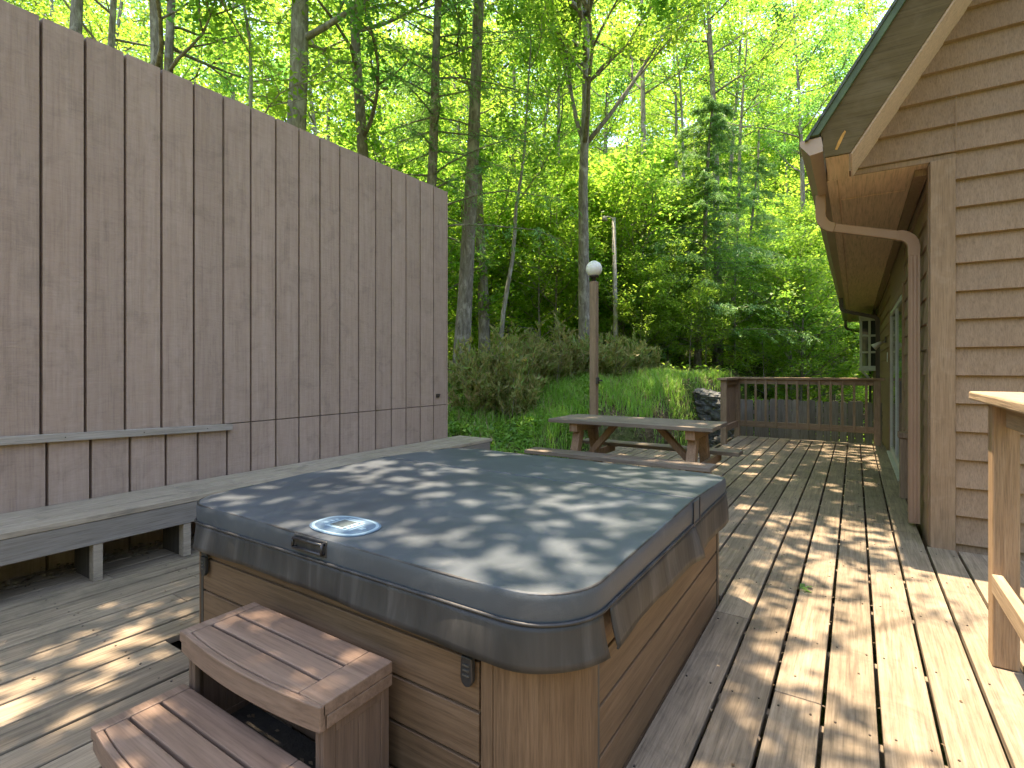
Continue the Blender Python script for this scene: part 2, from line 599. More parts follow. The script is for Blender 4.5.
# ------------------------------------------------------------------ deck
PITCH, GAP = .1775, .015
deck = MB()
OFF = -.457
rr = random.Random(3)


def deck_board(x0, x1, y0, y1):
    z1 = rr.uniform(-.0022, .0012)
    deck.box(x0, x1, y0, y1, -.036, z1)


for k in range(-23, 12):
    x0 = OFF + k * PITCH + GAP / 2
    x1 = x0 + PITCH - GAP
    if x1 < -4.36:
        continue
    ylo, yhi = -1.6, 10.82
    if x0 < -1.98:
        yhi = 8.35
    if x0 < -3.45:
        yhi = 5.45
    if x0 > .62:
        yhi = 4.86
    elif x0 > .28:
        yhi = 10.82
        if x1 > .45:
            deck_board(x0, x1, ylo, 4.86)
            if x0 < .43:
                deck_board(x0, .43, 5.02, 10.82)
            continue
    segs = [(ylo, yhi)]
    if x1 > -2.765 and x0 < -.70:           # opening cut for the tub
        segs = [(ylo, 1.195 if x0 < -2.5 else 1.16), (3.17, yhi)]
    for a, b in segs:
        # butt joints here and there
        cuts = [a]
        q = a + rr.uniform(2.4, 4.6)
        while q < b - 1.:
            cuts.append(q)
            q += rr.uniform(3.4, 4.8)
        cuts.append(b)
        for i in range(len(cuts) - 1):
            deck_board(x0, x1, cuts[i] + (.0015 if i else 0), cuts[i + 1] - .0015)
# joists and rims below
for y in np.arange(-1.4, 10.8, .61):
    x0 = -4.3 if y < 5.4 else (-3.4 if y < 8.3 else -1.9)
    if 1.16 < y < 3.17:
        deck.box(x0, -2.86, y - .02, y + .02, -.22, -.038)
        deck.box(-.60, .42, y - .02, y + .02, -.22, -.038)
    else:
        deck.box(x0, .42, y - .02, y + .02, -.22, -.038)
deck.box(-3.46, -3.42, 5.47, 8.33, -.26, -.04)
deck.box(-3.42, -1.98, 8.36, 8.40, -.26, -.04)
deck.box(-2.02, -1.98, 8.42, 10.78, -.26, -.04)
deck.box(-1.98, .40, 10.83, 10.87, -.26, -.002)
deck_o = deck.build('deck', M['deck'], bevel=.004, kind='structure')
scr = MB()
for k in range(-23, 6):
    xm = OFF + (k + .5) * PITCH
    for y in np.arange(-1.4, 8., .61):
        if xm < -4.2 or (xm < -3.4 and y > 5.3) or (-2.95 < xm < -.6 and 1.1 < y < 3.2) or (xm > .4 and y > 4.8):
            continue
        for sx_ in (-.05, .05):
            px_, py_ = xm + sx_ + rr.uniform(-.008, .008), y + rr.uniform(-.012, .012)
            scr.prism([(px_ + .0042 * math.cos(a), py_ + .0042 * math.sin(a)) for a in np.linspace(0, 5.236, 6)], 'z', -.002, .0024)
so_ = scr.build('screw_heads', M['spoutdark'], deck_o)
so_['kind'] = 'stuff'

# small bits caught in the gaps and lying on the boards
pts = []
for k in range(-1, 5):
    for _ in range(7):
        pts.append((OFF + k * PITCH + random.uniform(-.004, .004), random.uniform(1.2, 5.2), -.004))
for _ in range(34):
    pts.append((random.uniform(-.45, .9), random.uniform(1.3, 6.5), .004))
for _ in range(60):
    pts.append((random.uniform(-3.7, -2.7), random.uniform(.3, 2.4), .004))
V = leaf_arrays(np.array(pts), .018, .011, .92, 0.)
quads_object('leaf_litter', V, M['litter'], kind='stuff')
pts = np.stack([RNG.uniform(-4.36, -4.12, 900), RNG.uniform(.2, 4.6, 900), np.abs(RNG.normal(.004, .012, 900)) + .004], 1)
V = leaf_arrays(pts, .035, .02, .7, 0.)
quads_object('dead_leaves', V, M['litter'], kind='stuff')
V = leaf_arrays(np.array([[-.245, 3.52, .010], [-.225, 3.55, .012], [-.262, 3.545, .010], [-.235, 3.49, .010]]), .055, .03, .85, 0.)
tag(quads_object('fallen_sprig', V, M['leaf_dk']), 'small green leaf sprig fallen on the sunlit deck boards', 'leaf')

# ------------------------------------------------------------------ tall siding fence wall
FX = -4.40
gaps_up = [.47, .705, .94, 1.175, 1.408, 1.642, 1.879, 2.112, 2.345, 2.582, 2.818, 3.055, 3.288, 3.525, 3.766, 4.003, 4.236,
           4.468, 4.708, 4.947]
FY0, FY1, FTOP, SEAM = -.8, 5.19, 3.57, .832
fence = thing('fence', 'tall grey brown board privacy fence behind the bench', 'fence', (FX, 2.4, 0))


def grooved(y0, y1, z0, z1, gaps, d=.055, w=.018):
    """one sheet of grooved siding: flat lands and sunk grooves"""
    mb = MB()
    prof = [(FX - .07, y0), (FX, y0)]
    for g in gaps:
        if y0 + .03 < g < y1 - .03:
            prof += [(FX, g - w / 2), (FX - d, g - w / 2 + .002), (FX - d, g + w / 2 - .002), (FX, g + w / 2)]
    prof += [(FX, y1), (FX - .07, y1)]
    mb.prism(prof[::-1], 'z', z0, z1)
    return mb


grooved(FY0, FY1, SEAM + .004, FTOP, gaps_up).build('upper_panel', M['fence'], fence, bevel=.0015, seg=1)
grooved(FY0, FY1, -.05, SEAM - .004, [g + (.03 if g < 2.5 else 0.) for g in gaps_up]).build('lower_panel', M['fence'], fence,
                                                                                     bevel=.0015, seg=1)
MB().box(FX - .14, FX - .072, FY0, FY1, -.6, FTOP - .02).build('core', M['fence'], fence)
MB().box(FX - .15, FX + .004, FY1 + .002, FY1 + .024, -.5, FTOP + .003).build('end_trim', M['fence'], fence, bevel=.002)
hp = MB().box(FX + .002, FX + .012, 4.99, 5.05, .93, .975)
hp.tube([(FX + .012, 5.02, .95), (FX + .035, 5.02, .95), (FX + .045, 5.02, .975)], .005, 6)
hp.build('hook', M['spoutdark'], fence)
st = thing('wood_strip', 'thin pale wooden batten nailed low across the privacy fence', 'batten', (FX, 1.5, .83))
mbs = MB()
mbs.beam((FX + .018, .2, .877), (FX + .018, 2.405, .806), .030, .052)
mbs.build('strip', M['strip'], st, bevel=.003)
for y in (.95, 1.29, 1.75, 2.2):
    z = .877 - (y - .2) * .0322
    MB().tube([(FX + .033, y, z), (FX + .0355, y, z)], .004, 8).build('nail_head', M['spoutdark'], st)

# ------------------------------------------------------------------ built in bench
bench = thing('bench', 'long low grey bench built along the foot of the fence', 'bench', (-4.1, 2.5, 0))
BH = .407
sx = [(-4.385, -4.215), (-4.201, -4.034), (-4.020, -3.853)]
for a, b in sx:
    m_ = MB()
    for y0, y1 in ((-.9, 1.9 + (a + 4.4)), (1.903 + (a + 4.4), 5.44)):
        m_.box(a, b, y0, y1, BH - .036, BH + random.uniform(-.0015, .001))
    m_.build('seat_board', M['bench'], bench, bevel=.004)
MB().box(-3.895, -3.857, -.9, 5.40, BH - .178, BH - .0385).build('front_apron', M['fascia'], bench, bevel=.003)
MB().box(-4.36, -3.90, 5.362, 5.40, BH - .178, BH - .0385).build('end_apron', M['fascia'], bench, bevel=.003)
for y in (-.1, .72 - .03, 1.30, 1.81, 2.6, 3.4, 4.2, 5.0):
    MB().box(-4.18, -3.93, y - .02, y + .02, 0.002, BH - .04).build('support', M['shadewood'], bench, bevel=.003)
    m_ = MB().box(-3.928, -3.862, y - .024, y + .024, 0.002, BH - .18)
    m_.build('leg', M['bench'], bench, bevel=.003)

# ------------------------------------------------------------------ hot tub
TX0, TX1, TY0, TY1 = -2.56, -.628, 1.222, 3.13
tub = thing('hot_tub', 'brown panelled hot tub sunk into the deck', 'hot tub', (-1.6, 2.17, 0))
ZB, ZC = -.35, .60
RC = .20
gz_ = [.446, .295, .143, -.01, -.16]


def bands(lo, hi, gs, w=.010):
    zs, top = [], hi
    for g in gs:
        zs.append((g + w / 2, top))
        top = g - w / 2
    zs.append((lo, top))
    return zs


def panel_x(name, y, sgn, x0, x1, mat):
    mb = MB()
    for a, b in bands(ZB, ZC, gz_):
        mb.box(x0, x1, min(y, y + sgn * .02), max(y, y + sgn * .02), a, b)
    mb.box(x0, x1, min(y + sgn * .012, y + sgn * .03), max(y + sgn * .012, y + sgn * .03), ZB, ZC - .01)
    return mb.build(name, mat, tub, bevel=.003)


def panel_y(name, x, sgn, y0, y1, mat):
    mb = MB()
    for a, b in bands(ZB, ZC, gz_):
        mb.box(min(x, x + sgn * .02), max(x, x + sgn * .02), y0, y1, a, b)
    mb.box(min(x + sgn * .012, x + sgn * .03), max(x + sgn * .012, x + sgn * .03), y0, y1, ZB, ZC - .01)
    return mb.build(name, mat, tub, bevel=.003)


CW = .245
panel_x('front_panel', TY0 + .006, 1, TX0 + CW - .16, TX1 - CW - .045, M['cab'])
panel_x('rear_panel', TY1 - .006, -1, TX0 + CW, TX1 - CW, M['cab'])
panel_y('side_panel', TX1 - .006, -1, TY0 + .22, TY1 - .115, M['caby'])
panel_y('side_panel', TX0 + .006, 1, TY0 + .17, TY1 - .115, M['caby'])


def corner(cx, cy, qx, qy, rx, ry):
    """vertical rounded corner panel"""
    pts = []
    for i in range(9):
        a = math.pi / 2 * i / 8
        pts.append((cx - qx * rx + qx * rx * math.sin(a), cy - qy * ry + qy * ry * math.cos(a)))
    inner = [(cx - qx * rx + (p[0] - (cx - qx * rx)) * .86, cy - qy * ry + (p[1] - (cy - qy * ry)) * .82) for p in pts]
    poly = pts + inner[::-1]
    mb = MB()
    mb.prism(poly if qx * qy < 0 else poly[::-1], 'z', ZB, .535)
    return mb.build('corner_panel', M['cabz'], tub, bevel=.003)


corner(TX1, TY0, 1, -1, .235, .20)
corner(TX0, TY0, -1, -1, .07, .14)
corner(TX1, TY1, 1, 1, .10, .10)
corner(TX0, TY1, -1, 1, .20, .15)
MB().box(TX1 - .235 - .046, TX1 - .235 - .003, TY0 + .002, TY0 + .024, ZB, ZC - .005).build('corner_post', M['cabz'], tub, bevel=.004)
MB().box(TX1 - .024, TX1 - .002, TY1 - .113, TY1 - .102, ZB, ZC - .005).build('corner_post', M['framed'], tub)
MB().box(TX1 - .024, TX1 - .0035, TY0 + .203, TY0 + .217, ZB, ZC - .005).build('corner_post', M['framed'], tub)
MB().box(TX0 + .072, TX0 + .083, TY0 + .004, TY0 + .024, ZB, ZC - .005).build('corner_post', M['framed'], tub)


def rrect(x0, x1, y0, y1, rads, step=.06, n=10):
    """rounded rectangle, counter clockwise from the front left corner; rads: fl, fr, rr, rl"""
    fl, fr, br, bl = rads
    P = []

    def seg(ax, ay, bx, by):
        d = math.hypot(bx - ax, by - ay)
        k = max(1, int(d / step))
        for i in range(k):
            P.append((ax + (bx - ax) * i / k, ay + (by - ay) * i / k))

    def arc(cx, cy, r, a0):
        for i in range(n):
            a = a0 + math.pi / 2 * i / n
            P.append((cx + r * math.cos(a), cy + r * math.sin(a)))
    seg(x0 + fl, y0, x1 - fr, y0)
    if fr:
        arc(x1 - fr, y0 + fr, fr, -math.pi / 2)
    seg(x1, y0 + fr, x1, y1 - br)
    if br:
        arc(x1 - br, y1 - br, br, 0)
    seg(x1 - br, y1, x0 + bl, y1)
    if bl:
        arc(x0 + bl, y1 - bl, bl, math.pi / 2)
    seg(x0, y1 - bl, x0, y0 + fl)
    if fl:
        arc(x0 + fl, y0 + fl, fl, math.pi)
    return P


def inset(P, d):
    n = len(P)
    out = []
    for i in range(n):
        a, b = P[i - 1], P[(i + 1) % n]
        tx, ty = b[0] - a[0], b[1] - a[1]
        l = math.hypot(tx, ty) or 1
        out.append((P[i][0] - ty / l * d, P[i][1] + tx / l * d))
    return out


sh = MB()
P0 = rrect(TX0 + .02, TX1 - .02, TY0 + .02, TY1 - .02, (.2, .24, .14, .2))
sh.loft([[(x, y, z) for x, y in q] for q, z in ((P0, .54), (P0, .598), (inset(P0, .03), .607), (inset(P0, .16), .606),
                                                (inset(P0, .2), .3))], cap_top=True)
sh.build('shell_rim', M['shell'], tub)

MB().box(-4.36, -.30, -1., 5.2, -.42, -.40).build('pit_shade_sheet', M['void'], kind='structure')  # dark sheet added below the boards so the tub opening looks shaded
# ---- cover
cov = thing('hot_tub_cover', 'grey padded vinyl cover lying over the hot tub', 'cover', (-1.6, 2.2, .61))
CX0, CX1, CY0, CY1, SEAMY = -2.60, -.60, 1.195, 3.20, 2.425


def top_z(y):
    return .690 + (.715 - .690) * (y - CY0) / (SEAMY - CY0) if y < SEAMY else .715 - (.715 - .684) * (y - SEAMY) / (CY1 - SEAMY)


def pad(y0, y1, rads):
    P = rrect(CX0, CX1, y0, y1, rads)
    mb = MB()
    wob = lambda x, y: .004 * math.sin(x * 9 + y * 7) + .003 * math.sin(x * 17 - y * 13)
    rings = []
    for d, fz in ((.012, None), (.002, .0), (-.001, .3), (-.001, .7), (.001, .93), (.003, .975), (.010, 1.0)):
        ring = []
        for (x, y), (ix, iy) in zip(P, inset(P, d)):
            zt = top_z(y)
            z = .606 if fz is None else .610 + (zt - .610) * fz
            ring.append((ix, iy, z + (wob(x, y) * .5 if fz not in (None, 0.) else 0)))
        rings.append(ring)
    mb.loft(rings, cap_bot=True)
    # top: concentric rings so the padding can dip and swell a little
    last = rings[-1]
    cx, cy = (CX0 + CX1) / 2, (y0 + y1) / 2
    rs = [last]
    for k in (.9, .75, .55, .35, .15):
        ring = []
        for p in last:
            x, y = cx + (p[0] - cx) * k, cy + (p[1] - cy) * k
            ring.append((x, y, top_z(y) + .004 * (1 - k) + .003 * math.sin(x * 6 + 1) * math.sin(y * 5)))
        rs.append(ring)
    mb.loft(rs, cap_top=True)
    o = mb.build('padded_panel', M['vinyl'], cov)
    es = o.modifiers.new('edges', 'EDGE_SPLIT')
    es.split_angle = R(28)
    return o, P


_, PF = pad(CY0, SEAMY - .005, (.17, .215, .012, .012))
_, PR = pad(SEAMY + .005, CY1, (.012, .012, .13, .17))
PA = rrect(CX0, CX1, CY0, CY1, (.17, .215, .13, .17), step=.03, n=16)
q = inset(PA, .006)
mbp = MB()
mbp.tube([(x, y, top_z(y) - .0045) for x, y in q + q[:1]], .0048, 6, cap=False)
mbp.build('piping', M['skirt'], cov)
qa = inset(PA, -.003)
mbp = MB()
mbp.tube([(x, y, .609) for x, y in qa + qa[:1]], .0055, 6, cap=False)
mbp.build('piping', M['skirt'], cov)
# seam flap between the two halves, running on down the right edge
hf = MB()
hf.box(CX1 - .012, CX1 + .004, SEAMY - .05, SEAMY + .062, .612, .706)
hf.build('hinge_flap', M['vinyl'], cov, bevel=.004)
for dy in (-.048, .06):
    MB().box(CX1 + .0045, CX1 + .0075, SEAMY + dy - .005, SEAMY + dy + .005, .60, .711).build('seam_binding', M['dark'], cov)

# skirt flaps: pieces of the outline, cut at the front right corner and half way along the right side
acc = [0.]
for i in range(1, len(PA)):
    acc.append(acc[-1] + math.hypot(PA[i][0] - PA[i - 1][0], PA[i][1] - PA[i - 1][1]))


def find(px_, py_):
    return min(range(len(PA)), key=lambda i: (PA[i][0] - px_) ** 2 + (PA[i][1] - py_) ** 2)


i_notch = find(CX1 - .006, CY0 + .185)
i_mid = find(CX1, SEAMY - .02)
i_rr = find(CX1 - .04, CY1 - .04)
i_rl = find(CX0 + .05, CY1 - .05)
i_l = find(CX0, 2.0)


def flap(i0, i1, gap0=0., gap1=0., lo=None, flare0=0., flare1=0.):
    idx = list(range(i0, i1 + 1)) if i1 > i0 else list(range(i0, len(PA))) + list(range(0, i1 + 1))
    nrm = inset(PA, -1.)
    rings = []
    H = 6
    n = len(idx)
    for j in range(H + 1):
        t = j / H
        ring = []
        for c, i in enumerate(idx):
            x, y = PA[i]
            nxx, nyy = nrm[i][0] - x, nrm[i][1] - y
            s = acc[i]
            wav = .004 * math.sin(s * 5.1 + 1) + .003 * math.sin(s * 13.) + .001 * math.sin(s * 31)
            e0, e1 = math.exp(-c / 5.), math.exp(-(n - 1 - c) / 5.)
            off = -.002 + t * (.012 + wav + flare0 * e0 + flare1 * e1) + .004 * math.sin(t * 3.1) * math.sin(s * 9)
            zb = .488 + .006 * math.sin(s * 3.)
            if lo:
                zb = lo(c / max(1, n - 1), zb)
            ring.append((x + nxx * off, y + nyy * off, .606 + (zb - .606) * t))
        rings.append(ring)
    mb = MB()
    mb.loft(rings, closed=False)
    o = mb.build('skirt', M['skirt'], cov, solid=.004)
    hem = MB()
    hem.tube([(p[0], p[1], p[2] + .002) for p in rings[-1]], .0035, 6)
    hem.build('hem', M['skirt'], o)
    return o


i_fl = find(CX0 + .03, CY0 + .06)
flap(find(CX0, 2.0), i_notch, lo=lambda t, z: z + .014 * (1 - t), flare1=.018)
flap(i_notch + 2, i_mid, lo=lambda t, z: z - .028 * t, flare0=.018, flare1=.035)
flap(i_mid - 1, i_rr, lo=lambda t, z: z - .03)
flap(i_rr + 1, i_rl)
flap(i_rl + 1, find(CX0, 2.0))

# handle on the front edge
hd = MB()
hd.box(-1.75, -1.56, CY0 - .004, CY0 + .01, .627, .686)
ho = hd.build('handle', M['skirt'], cov, bevel=.004)
hb = MB()
hy = CY0 - .016
hb.tube([(-1.735, CY0 - .004, .674), (-1.735, hy, .674), (-1.572, hy, .676), (-1.572, CY0 - .004, .676)], .006, 6)
hb.tube([(-1.735, CY0 - .004, .640), (-1.735, hy, .640), (-1.572, hy, .642), (-1.572, CY0 - .004, .642)], .006, 6)
hb.tube([(-1.737, hy, .642), (-1.737, hy, .674)], .006, 6)
hb.tube([(-1.571, hy, .643), (-1.571, hy, .676)], .006, 6)
hb.build('grip', M['dark'], ho)
# printed badge near the handle
BX, BY = -1.636, 1.335


def ell(rx, ry, z, n=40, p=2.6):
    out = []
    for i in range(n):
        a = 2 * math.pi * i / n
        c_, s_ = math.cos(a), math.sin(a)
        out.append((BX + rx * math.copysign(abs(c_) ** (2 / p), c_), BY + ry * math.copysign(abs(s_) ** (2 / p), s_), z))
    return out


def disc(rx, ry, dz, mat, nm, parent):
    mb = MB()
    rr_ = ell(rx, ry, 0)
    rr_ = [(x, y, top_z(y) + dz + .0015 * 0) for x, y, z in rr_]
    lo_ = [(x, y, z - .003) for x, y, z in rr_]
    mb.loft([lo_, rr_], cap_top=True, smooth=False)
    return mb.build(nm, mat, parent)


bd = disc(.150, .098, .0045, M['badge_dark'], 'badge', cov)
disc(.142, .091, .0055, M['badge'], 'ring', bd)
disc(.130, .081, .0065, M['badge_dark'], 'face', bd)
mk = MB()
zz = top_z(BY) + .0078


def bar(x0, x1, y0, y1, z=zz):
    mk.box(BX + x0, BX + x1, BY + y0, BY + y1, z - .004, z)


bar(-.062, .058, -.046, .050)
bar(-.098, -.072, -.028, -.010)
bar(-.098, -.074, .004, .012)
bar(-.090, -.074, .024, .034)
bar(.068, .076, -.04, .03)
bar(.084, .108, -.012, .010)
bar(-.05, .04, .058, .066)
mk.build('marks', M['badge'], bd)
lc = MB()
lc.box(BX - .052, BX + .022, BY - .032, BY + .040, zz - .003, zz + .0012)
lc.build('display', M['lcd'], bd)
for k in range(4):
    mk2 = MB().tube([(BX + .040, BY - .034 + k * .022, zz), (BX + .040, BY - .034 + k * .022, zz + .002)], .007, 10)
    mk2.build('button', M['badge_dark'], bd)


def strap(x, y, nx_, ny_, z0=.52, z1=.375):
    sb = MB()
    tx, ty = -ny_, nx_
    w = .021

    def q(d, s, z):
        return (x + nx_ * d + tx * s, y + ny_ * d + ty * s, z)
    prof = [(.010, z0), (.016, .49), (.010, .455), (.008, z1 + .05)]
    lft, rgt = [q(d, -w, z) for d, z in prof], [q(d, w, z) for d, z in prof]
    sb.loft([lft, rgt], closed=False, smooth=False)
    s_ = sb.build('strap', M['skirt'], cov, solid=.004)
    bk = MB()
    pts = []
    for i in range(13):
        a = math.pi * i / 12
        pts.append((w * 1.15 * math.cos(a), z1 + .028 - .03 * math.sin(a)))
    poly = [(w * 1.15, z1 + .085), (-w * 1.15, z1 + .085)]
    poly = pts + [(-w * 1.0, z1 + .085), (w * 1.0, z1 + .085)]
    n = len(poly)
    a_ = [q(.006, s, z) for s, z in poly]
    b_ = [q(.020, s * .9, z) for s, z in poly]
    bk.loft([a_, b_], smooth=False, cap_top=True, cap_bot=True)
    bo = bk.build('buckle', M['dark'], s_, bevel=.003)
    rb = MB()
    for zz_ in (.06, .045, .03):
        rb.add([q(.0205, -.012, z1 + zz_), q(.0205, .012, z1 + zz_), q(.0205, .012, z1 + zz_ + .006), q(.0205, -.012, z1 + zz_ + .006),
                q(.024, -.011, z1 + zz_ + .001), q(.024, .011, z1 + zz_ + .001), q(.024, .011, z1 + zz_ + .005),
                q(.024, -.011, z1 + zz_ + .005)],
               [(4, 5, 6, 7), (0, 1, 5, 4), (1, 2, 6, 5), (2, 3, 7, 6), (3, 0, 4, 7)])
    rb.build('ridges', M['framed'], bo)


strap(-.945, TY0, 0, -1)
strap(-2.43, TY0, 0, -1)

# ------------------------------------------------------------------ spa steps
steps = thing('spa_steps', 'reddish brown two tier step against the hot tub front', 'steps', (-1.6, .92, 0))


def tier(x0, x1, yb, yf, zt, bow, zlow):
    th = .036
    n = 14

    def front(x):
        t = (x - x0) / (x1 - x0)
        return yf - bow * 4 * t * (1 - t)
    # three slats between end rails
    xs0, xs1 = x0 + .045, x1 - .105
    cuts = [yb, yb - (yb - yf) * .36, yb - (yb - yf) * .70]
    for i in range(3):
        hi = cuts[i] - (0 if i == 0 else .005)
        if i < 2:
            lo = cuts[i + 1] + .005
            MB().box(xs0 + .002, xs1 - .002, lo, hi, zt - th, zt).build('tread_slat', M['step'], steps, bevel=.004)
        else:
            poly = [(xs1 - .002, hi), (xs0 + .002, hi)]
            poly += [(xs0 + .002 + (xs1 - xs0 - .004) * k / n, front(xs0 + (xs1 - xs0) * k / n) + .022) for k in range(n + 1)]
            MB().prism(poly, 'z', zt - th, zt).build('tread_slat', M['step'], steps, bevel=.004)
    for a, b in ((x0, xs0), (xs1, x1)):
        MB().box(a, b, min(front(a), front(b)) + (.0 if b < x1 else 0.022), yb, zt - th, zt + .001).build('end_rail', M['step'], steps, bevel=.004)
    # bowed nosing
    nose = MB()
    o_ = [(x0 + (x1 - x0) * k / n, front(x0 + (x1 - x0) * k / n)) for k in range(n + 1)]
    i_ = [(x, y + .02) for x, y in o_]
    nose.prism(o_ + i_[::-1], 'z', zt - .075, zt - .002)
    nose.build('nosing', M['step'], steps, bevel=.004)
    MB().box(x1 - .02, x1 - .001, yf + .024, yb, zt - .075, zt - th - .001).build('side_rail', M['step'], steps, bevel=.003)
    MB().box(x0 + .001, x0 + .02, yf + .024, yb, zt - .075, zt - th - .001).build('side_rail', M['step'], steps, bevel=.003)
    for sx_, a in ((1, x1 - .026), (-1, x0 + .012)):
        m_ = MB()
        fy = yf + .02
        m_.box(a, a + .014, fy, fy + .04, zlow, zt - .076)
        m_.box(a, a + .014, yb - .035, yb - .004, zlow, zt - .076)
        m_.box(a, a + .014, fy + .041, yb - .036, zt - .105, zt - .076)
        m_.box(a, a + .014, fy + .041, yb - .036, zlow, zlow + .03)
        m_.box(a + .0045, a + .0085, fy + .01, yb - .01, zlow + .01, zt - .08)
        k = 2
        w = (yb - .036 - fy - .041) / k
        for q in range(k):
            m_.box(a + .003, a + .010, fy + .041 + q * w + .002, fy + .041 + (q + 1) * w - .002, zlow + .031, zt - .106)
        m_.build('side_panel', M['stepz'], steps, bevel=.002)
        MB().box(a - (.022 if sx_ > 0 else -.016), a + (.0 if sx_ > 0 else .038) - .002 * sx_, fy, fy + .02, zlow, zt - .076).build('leg', M['stepz'], steps, bevel=.003)


tier(-1.975, -1.212, 1.172, .905, .382, .028, .002)
tier(-1.975, -1.212, .915, .650, .192, .028, .002)
MB().box(-1.94, -1.25, 1.150, 1.165, .01, .30).build('back_panel', M['stepz'], steps)
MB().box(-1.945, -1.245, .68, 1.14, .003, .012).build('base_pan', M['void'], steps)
V = leaf_arrays(np.stack([RNG.uniform(-1.9, -1.28, 90), RNG.uniform(.74, 1.1, 90), RNG.uniform(.015, .022, 90)], 1), .022, .014, .8, 0)
quads_object('leaf_debris', V, M['litter'], kind='stuff')

# ------------------------------------------------------------------ picnic table
tab = thing('picnic_table', 'weathered wooden picnic table on the deck past the tub', 'picnic table', (-1.95, 5.36, 0))
X0, X1, Y0, Y1, TZ = -2.80, -1.09, 5.0, 5.73, .75
nb = 5
for i in range(nb):
    w = (Y1 - Y0) / nb
    MB().box(X0 + random.uniform(-.006, .006), X1 + random.uniform(-.006, .006), Y0 + i * w + .004, Y0 + (i + 1) * w - .004, TZ - .04,
             TZ + random.uniform(-.002, .001)).build('top_board', M['tabletop'], tab, bevel=.005)
for y0, y1, xa, xb_ in ((4.78, 5.03, -2.97, -1.06), (5.80, 6.03, -2.80, -1.0)):
    zz_ = .425
    for j in range(2):
        w = (y1 - y0) / 2
        o_ = -.0
        MB().box(xa, xb_, y0 + j * w + .003 + o_, y0 + (j + 1) * w - .003 + o_, zz_ - .04, zz_).build('bench_seat', M['tabletop'], tab, bevel=.005)
for x in (-2.52, -1.30):
    yc = (Y0 + Y1) / 2
    MB().box(x - .045, x + .045, Y0 + .05, Y1 - .05, TZ - .13, TZ - .042).build('cleat', M['tableleg'], tab, bevel=.004)
    for sg in (-1, 1):
        l_ = MB()
        l_.beam((x + .002 * sg, yc + sg * .17, TZ - .125), (x + .002 * sg, yc + sg * .40, .01), .085, .10, up=(0, 1, 0))
        l_.build('leg', M['tableleg'], tab, bevel=.006)
    MB().box(x + .048, x + .088, 4.86, 6.02, .30, .383).build('seat_support', M['tableleg'], tab, bevel=.005)
    cx_ = (X0 + X1) / 2
    br = MB()
    br.beam((cx_ + (x - cx_) * .38, yc, TZ - .05), (x - .05 * math.copysign(1, x - cx_), yc, .34), .06, .085, up=(0, 1, 0))
    br.build('brace', M['tableleg'], tab, bevel=.005)

# ------------------------------------------------------------------ far railing
rail = thing('deck_railing', 'brown wooden railing with square balusters at the far deck end', 'railing', (-.7, 10.8, 0))
RZ = 1.13
RX0, RX1 = -1.88, .40
for (x, y) in ((RX0, 9.52), (RX0, 10.74), (.31, 10.74)):
    MB().box(x - .048, x + .048, y - .048, y + .048, -.2, RZ - .042).build('post', M['rail'], rail, bevel=.005)
MB().box(RX0 - .09, RX1 + .02, 10.665, 10.815, RZ - .040, RZ).build('cap', M['railx'], rail, bevel=.006)
MB().box(RX0 - .09, RX0 + .06, 9.42, 10.66, RZ - .040, RZ).build('cap', M['railx'], rail, bevel=.006)
MB().box(RX0 + .05, .262, 10.72, 10.757, RZ - .128, RZ - .0415).build('top_rail', M['railx'], rail, bevel=.004)
MB().box(RX0 + .05, .262, 10.72, 10.757, .195, .305).build('bottom_rail', M['railx'], rail, bevel=.004)
MB().box(RX0 - .018, RX0 + .018, 9.57, 10.69, RZ - .128, RZ - .0415).build('top_rail', M['rail'], rail, bevel=.004)
MB().box(RX0 - .018, RX0 + .018, 9.57, 10.69, .195, .305).build('bottom_rail', M['rail'], rail, bevel=.004)
for i in range(12):
    x = RX0 + .05 + (i + .6) * (.262 - RX0 - .05) / 12.2
    MB().box(x - .019, x + .019, 10.700, 10.7185, .21, RZ - .0425).build('baluster', M['rail'], rail, bevel=.002)
for i in range(8):
    y = 9.58 + i * .138
    MB().box(RX0 - .038, RX0 - .0195, y, y + .132, .24, RZ - .0425).build('infill_board', M['rail'], rail, bevel=.002)

# picket fence behind the deck
pk = thing('picket_fence', 'grey weathered board fence down behind the far railing', 'fence', (-.8, 13.0, g1(-.8, 13)))
pm = MB()
x = -3.3
while x < 4.2:
    w = random.uniform(.125, .15)
    h = .60 + random.uniform(-.02, .02)
    pm.prism([(x, -1.1), (x + w, -1.1), (x + w, h - .03), (x + w - .03, h), (x + .03, h), (x, h - .03)], 'y', 13.0 + random.uniform(-.006, .006), 13.022)
    x += w + random.uniform(.004, .03)
pm.build('boards', M['picket'], pk)
for z in (-.3, .3):
    MB().box(-3.3, 4.2, 13.03, 13.07, z - .045, z + .045).build('stringer', M['picket'], pk)

# near railing at the right edge
nr = thing('stair_railing', 'tan wooden railing with flat cap at the right edge of the deck', 'railing', (.5, 2.4, 0))
MB().box(.500, .590, 3.055, 3.145, .002, 1.148).build('post', M['post'], nr, bevel=.006)
MB().box(.492, .582, .9, .99, .002, 1.148).build('post', M['post'], nr, bevel=.006)
MB().box(.452, .64, .7, 3.28, 1.150, 1.190).build('cap', M['raily'], nr, bevel=.008)
MB().box(.543, .580, .992, 3.053, 1.045, 1.1485).build('top_rail', M['raily'], nr, bevel=.004)
MB().box(.497, .535, .992, 3.053, .325, .405).build('bottom_rail', M['raily'], nr, bevel=.004)
for y in (2.72, 2.42, 2.12, 1.82, 1.52, 1.22):
    MB().box(.5365, .5425, y, y + .01, .33, .34).build('shim', M['post'], nr)
    MB().box(.583, .62, y - .02, y + .02, .30, 1.1485).build('baluster', M['post'], nr, bevel=.003)

